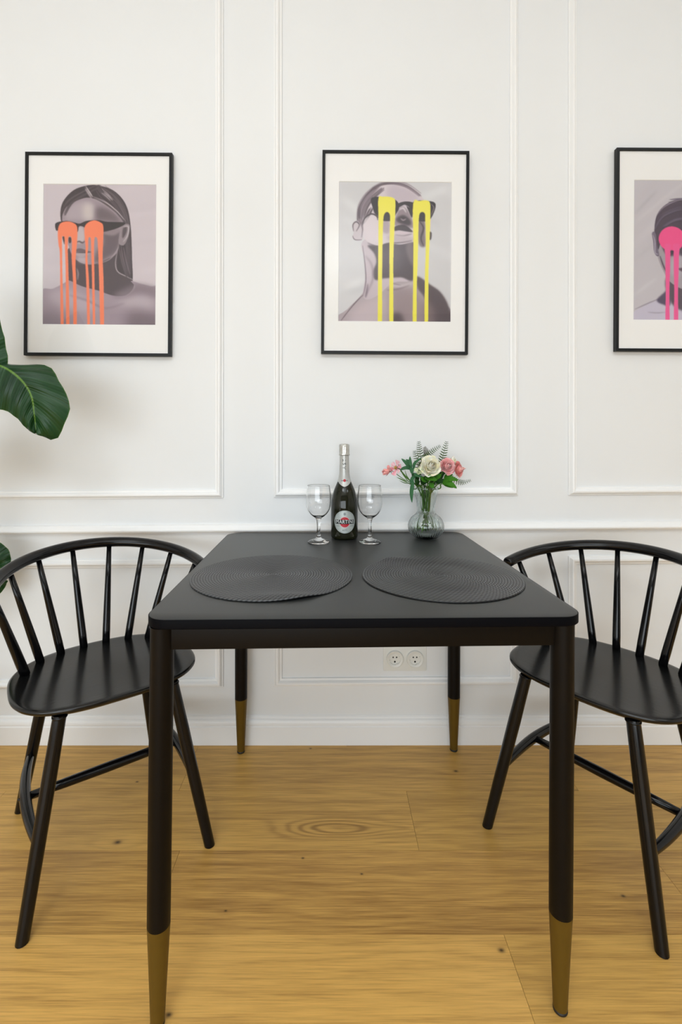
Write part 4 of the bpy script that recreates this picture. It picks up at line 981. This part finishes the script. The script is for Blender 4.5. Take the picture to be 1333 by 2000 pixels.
sprig('leaf_sprig', 'thin bare green sprays reaching left under the pink blossom', 36,
      [([(430, 590, -.01), (370, 560, -.015), (285, 520, -.015)], .0022, (0, -1, .4)), ([(430, 570, -.01), (390, 520, -.01), (350, 470, -.01)], .0014, (0, -1, .4)), ([(440, 540, -.01), (410, 500, -.01), (390, 430, -.01)], .0014, (0, -1, .4)), ([(440, 600, 0), (380, 590, 0), (320, 560, 0)], .0014, (0, -1, .4))], M['stem'], (470, 610, -.005))

# ------------------------------------------------------------------ big leafy plant at the left edge
def plant_leaf_mat():
    m, t, b = new_mat('glossy_banana_like_leaf'); g = G(t)
    at_ = t.nodes.new('ShaderNodeAttribute'); at_.attribute_name = 'leafuv'
    sp = t.nodes.new('ShaderNodeSeparateXYZ'); t.links.new(at_.outputs['Vector'], sp.inputs[0]); u, v = sp.outputs[0], sp.outputs[1]
    au = g.m('ABSOLUTE', u)
    ph = g.m('MULTIPLY', g.m('SUBTRACT', v, g.m('MULTIPLY', au, .10)), 2*PI*9)
    w_ = g.m('SINE', ph); vein = g.ramp(w_, .86, 1.0)
    fine = g.m('SINE', g.m('MULTIPLY', ph, 5))
    tc = t.nodes.new('ShaderNodeTexCoord'); no = g.noise(tc.outputs['Object'], 7, 3)
    c = g.mix(g.ramp(no, .3, .7), (.005, .030, .009), (.010, .052, .012))
    c = g.mix(g.m('MULTIPLY', vein, .45), c, (.022, .075, .024))
    mid = g.ramp(au, .045, .015); c = g.mix(mid, c, (.11, .22, .035))
    edge = g.ramp(au, .965, 1.0); c = g.mix(g.m('MULTIPLY', edge, .5), c, (.10, .22, .03))
    t.links.new(c, b.inputs['Base Color']); b.inputs['Roughness'].default_value = .36; b.inputs['Specular IOR Level'].default_value = .3
    bp = t.nodes.new('ShaderNodeBump'); bp.inputs['Strength'].default_value = .6; bp.inputs['Distance'].default_value = .004
    t.links.new(g.m('ADD', w_, g.m('MULTIPLY', fine, .12)), bp.inputs['Height']); t.links.new(bp.outputs[0], b.inputs['Normal'])
    return m
M['bigleaf'] = plant_leaf_mat()
def big_leaf(mid, left, right, parent, depth_l, depth_r, nu=10, nv=28, wav=.006):
    """mid, left, right: matching point lists from base to tip (midrib and the two margins)"""
    def resample(P):
        C = catmull(P, 12); d = [0]
        for a, b in zip(C, C[1:]): d.append(d[-1]+(b-a).length)
        out = []; j = 0
        for i in range(nv+1):
            s = d[-1]*i/nv
            while j < len(d)-2 and d[j+1] < s: j += 1
            out.append(C[j].lerp(C[j+1], (s-d[j])/max(1e-9, d[j+1]-d[j])))
        return out
    Mi, Le, Ri = resample(mid), resample(left), resample(right)
    V, F, UV = [], [], []
    for i in range(nv+1):
        for k in range(-nu, nu+1):
            s = abs(k)/nu; E = Le[i] if k < 0 else Ri[i]; p = Mi[i].lerp(E, s)
            arch = (depth_l if k < 0 else depth_r)*math.sin(PI*s*.5)*math.sin(PI*min(1, (i/nv)*.9+.05))
            rip = wav*math.sin(2*PI*9*(i/nv-.1*s))*s*.35
            V.append((p.x, p.y+arch-.012*math.sin(PI*s)+rip, p.z)); UV.append((k/nu, i/nv, 0))
    n_ = 2*nu+1
    for i in range(nv):
        for k in range(2*nu): a = i*n_+k; F.append((a, a+1, a+n_+1, a+n_))
    me = bpy.data.meshes.new('leaf'); me.from_pydata([tuple(v) for v in V], [], F)
    at_ = me.attributes.new('leafuv', 'FLOAT_VECTOR', 'POINT'); at_.data.foreach_set('vector', [c for q in UV for c in q])
    o = obj('leaf', me, M['bigleaf'], parent); return o
def build_plant():
    PX, PY = -1.30, 1.30
    e = empty('potted_plant'); tag(e, 'tall houseplant with large glossy green leaves entering at the left edge', 'plant')
    bm = bmesh.new(); lathe(bm, [(0, 0), (.11, 0), (.118, .006), (.150, .27), (.156, .275), (.156, .290), (.146, .290), (.142, .262), (0, .262)], 48, (PX, PY, 0)); obj('pot', bm, M['mount'], e, True, 40)
    bm = bmesh.new(); lathe(bm, [(0, .264), (.06, .268), (.1415, .264)], 32, (PX, PY, 0)); obj('soil', bm, add_noise(pmat('potting_soil', (.03, .02, .012), .9), 60, .4, 1, 120, dist=.01), e)
    D = 1.36
    q = lambda u, v, dy=0: at(u, v, D+dy)
    st = M['stem']
    mid = [q(-95, 742, .03), q(-45, 712, .01), (q(0, 713)), q(38, 738, -.005), q(60, 770, 0), q(67, 810, .005), q(71, 846, .015)]
    up = [q(-95, 735, .03), q(-50, 668, .03), q(5, 708, .03), q(84, 712, .02), q(112, 748, .015), q(132, 792, .01), q(117, 842, .015), q(105, 860, .02), q(84, 853, .02)]
    lo = [q(-95, 745, .03), q(-80, 790, .0), q(-40, 800, -.01), q(0, 800, -.01), q(27, 815, -.01), q(54, 841, .0), q(74, 849, .015)]
    big_leaf(mid, lo, up, e, .012, .018)
    bm = bmesh.new(); tube(bm, catmull([Vector((PX, PY, .26)), Vector((PX+.01, PY+.01, .6)), Vector((PX+.08, PY+.03, 1.05)), q(-130, 770, .03), mid[0], mid[1]], 8), .007, 10); obj('leaf_stalk', bm, st, e)
    # upright leaf whose margin just reaches into the photo above the big one
    m2 = [q(-45, 800, .02), q(-42, 730, .02), q(-48, 650, .01), q(-70, 560, .0), q(-100, 480, -.02)]
    l2 = [q(-46, 800, .02), q(-100, 730, .03), q(-130, 650, .03), q(-130, 560, .02), q(-101, 480, -.02)]
    r2 = [q(-44, 800, .02), q(4, 735, .02), q(1, 665, .02), q(-30, 570, .01), q(-99, 480, -.02)]
    big_leaf(m2, l2, r2, e, .02, .02)
    bm = bmesh.new(); tube(bm, catmull([Vector((PX+.02, PY, .26)), Vector((PX+.05, PY+.02, .7)), q(-60, 900, .02), q(-45, 800, .02), q(-43, 760, .02)], 8), .007, 10); obj('leaf_stalk', bm, st, e)
    # low leaf behind the chair back
    D2 = 1.56; q2 = lambda u, v, dy=0: at(u, v, D2+dy)
    m3 = [q2(-110, 1130, -.05), q2(-70, 1105, -.03), q2(-30, 1100, -.01), q2(-2, 1108, 0), q2(14, 1122, .0)]
    u3 = [q2(-110, 1130, -.05), q2(-60, 1060, -.02), q2(-12, 1058, 0), q2(16, 1078, .0), q2(20, 1112, .0)]
    l3 = [q2(-110, 1130, -.05), q2(-70, 1160, -.03), q2(-30, 1175, -.01), q2(0, 1158, .0), q2(15, 1135, .0)]
    big_leaf(m3, l3, u3, e, .01, .01, wav=.004)
    bm = bmesh.new(); tube(bm, catmull([Vector((PX, PY+.02, .26)), Vector((PX+.04, PY+.06, .5)), q2(-160, 1170, -.08), m3[0], m3[1]], 8), .006, 10); obj('leaf_stalk', bm, st, e)
    # shorter leaf outside the photo that shades the wall
    m4 = [Vector((-1.22, 1.30, .95)), Vector((-1.14, 1.36, 1.02)), Vector((-1.10, 1.42, 1.03)), Vector((-1.06, 1.46, .99))]
    l4 = [m4[0], m4[1]+Vector((-.02, -.02, -.09)), m4[2]+Vector((-.01, 0, -.09)), m4[3]]
    r4 = [m4[0], m4[1]+Vector((0, .02, .09)), m4[2]+Vector((.02, .01, .07)), m4[3]]
    big_leaf(m4, l4, r4, e, .01, .01)
    bm = bmesh.new(); tube(bm, catmull([Vector((PX-.01, PY, .26)), Vector((PX, PY, .6)), m4[0], m4[1]], 8), .006, 10); obj('leaf_stalk', bm, st, e)
build_plant()
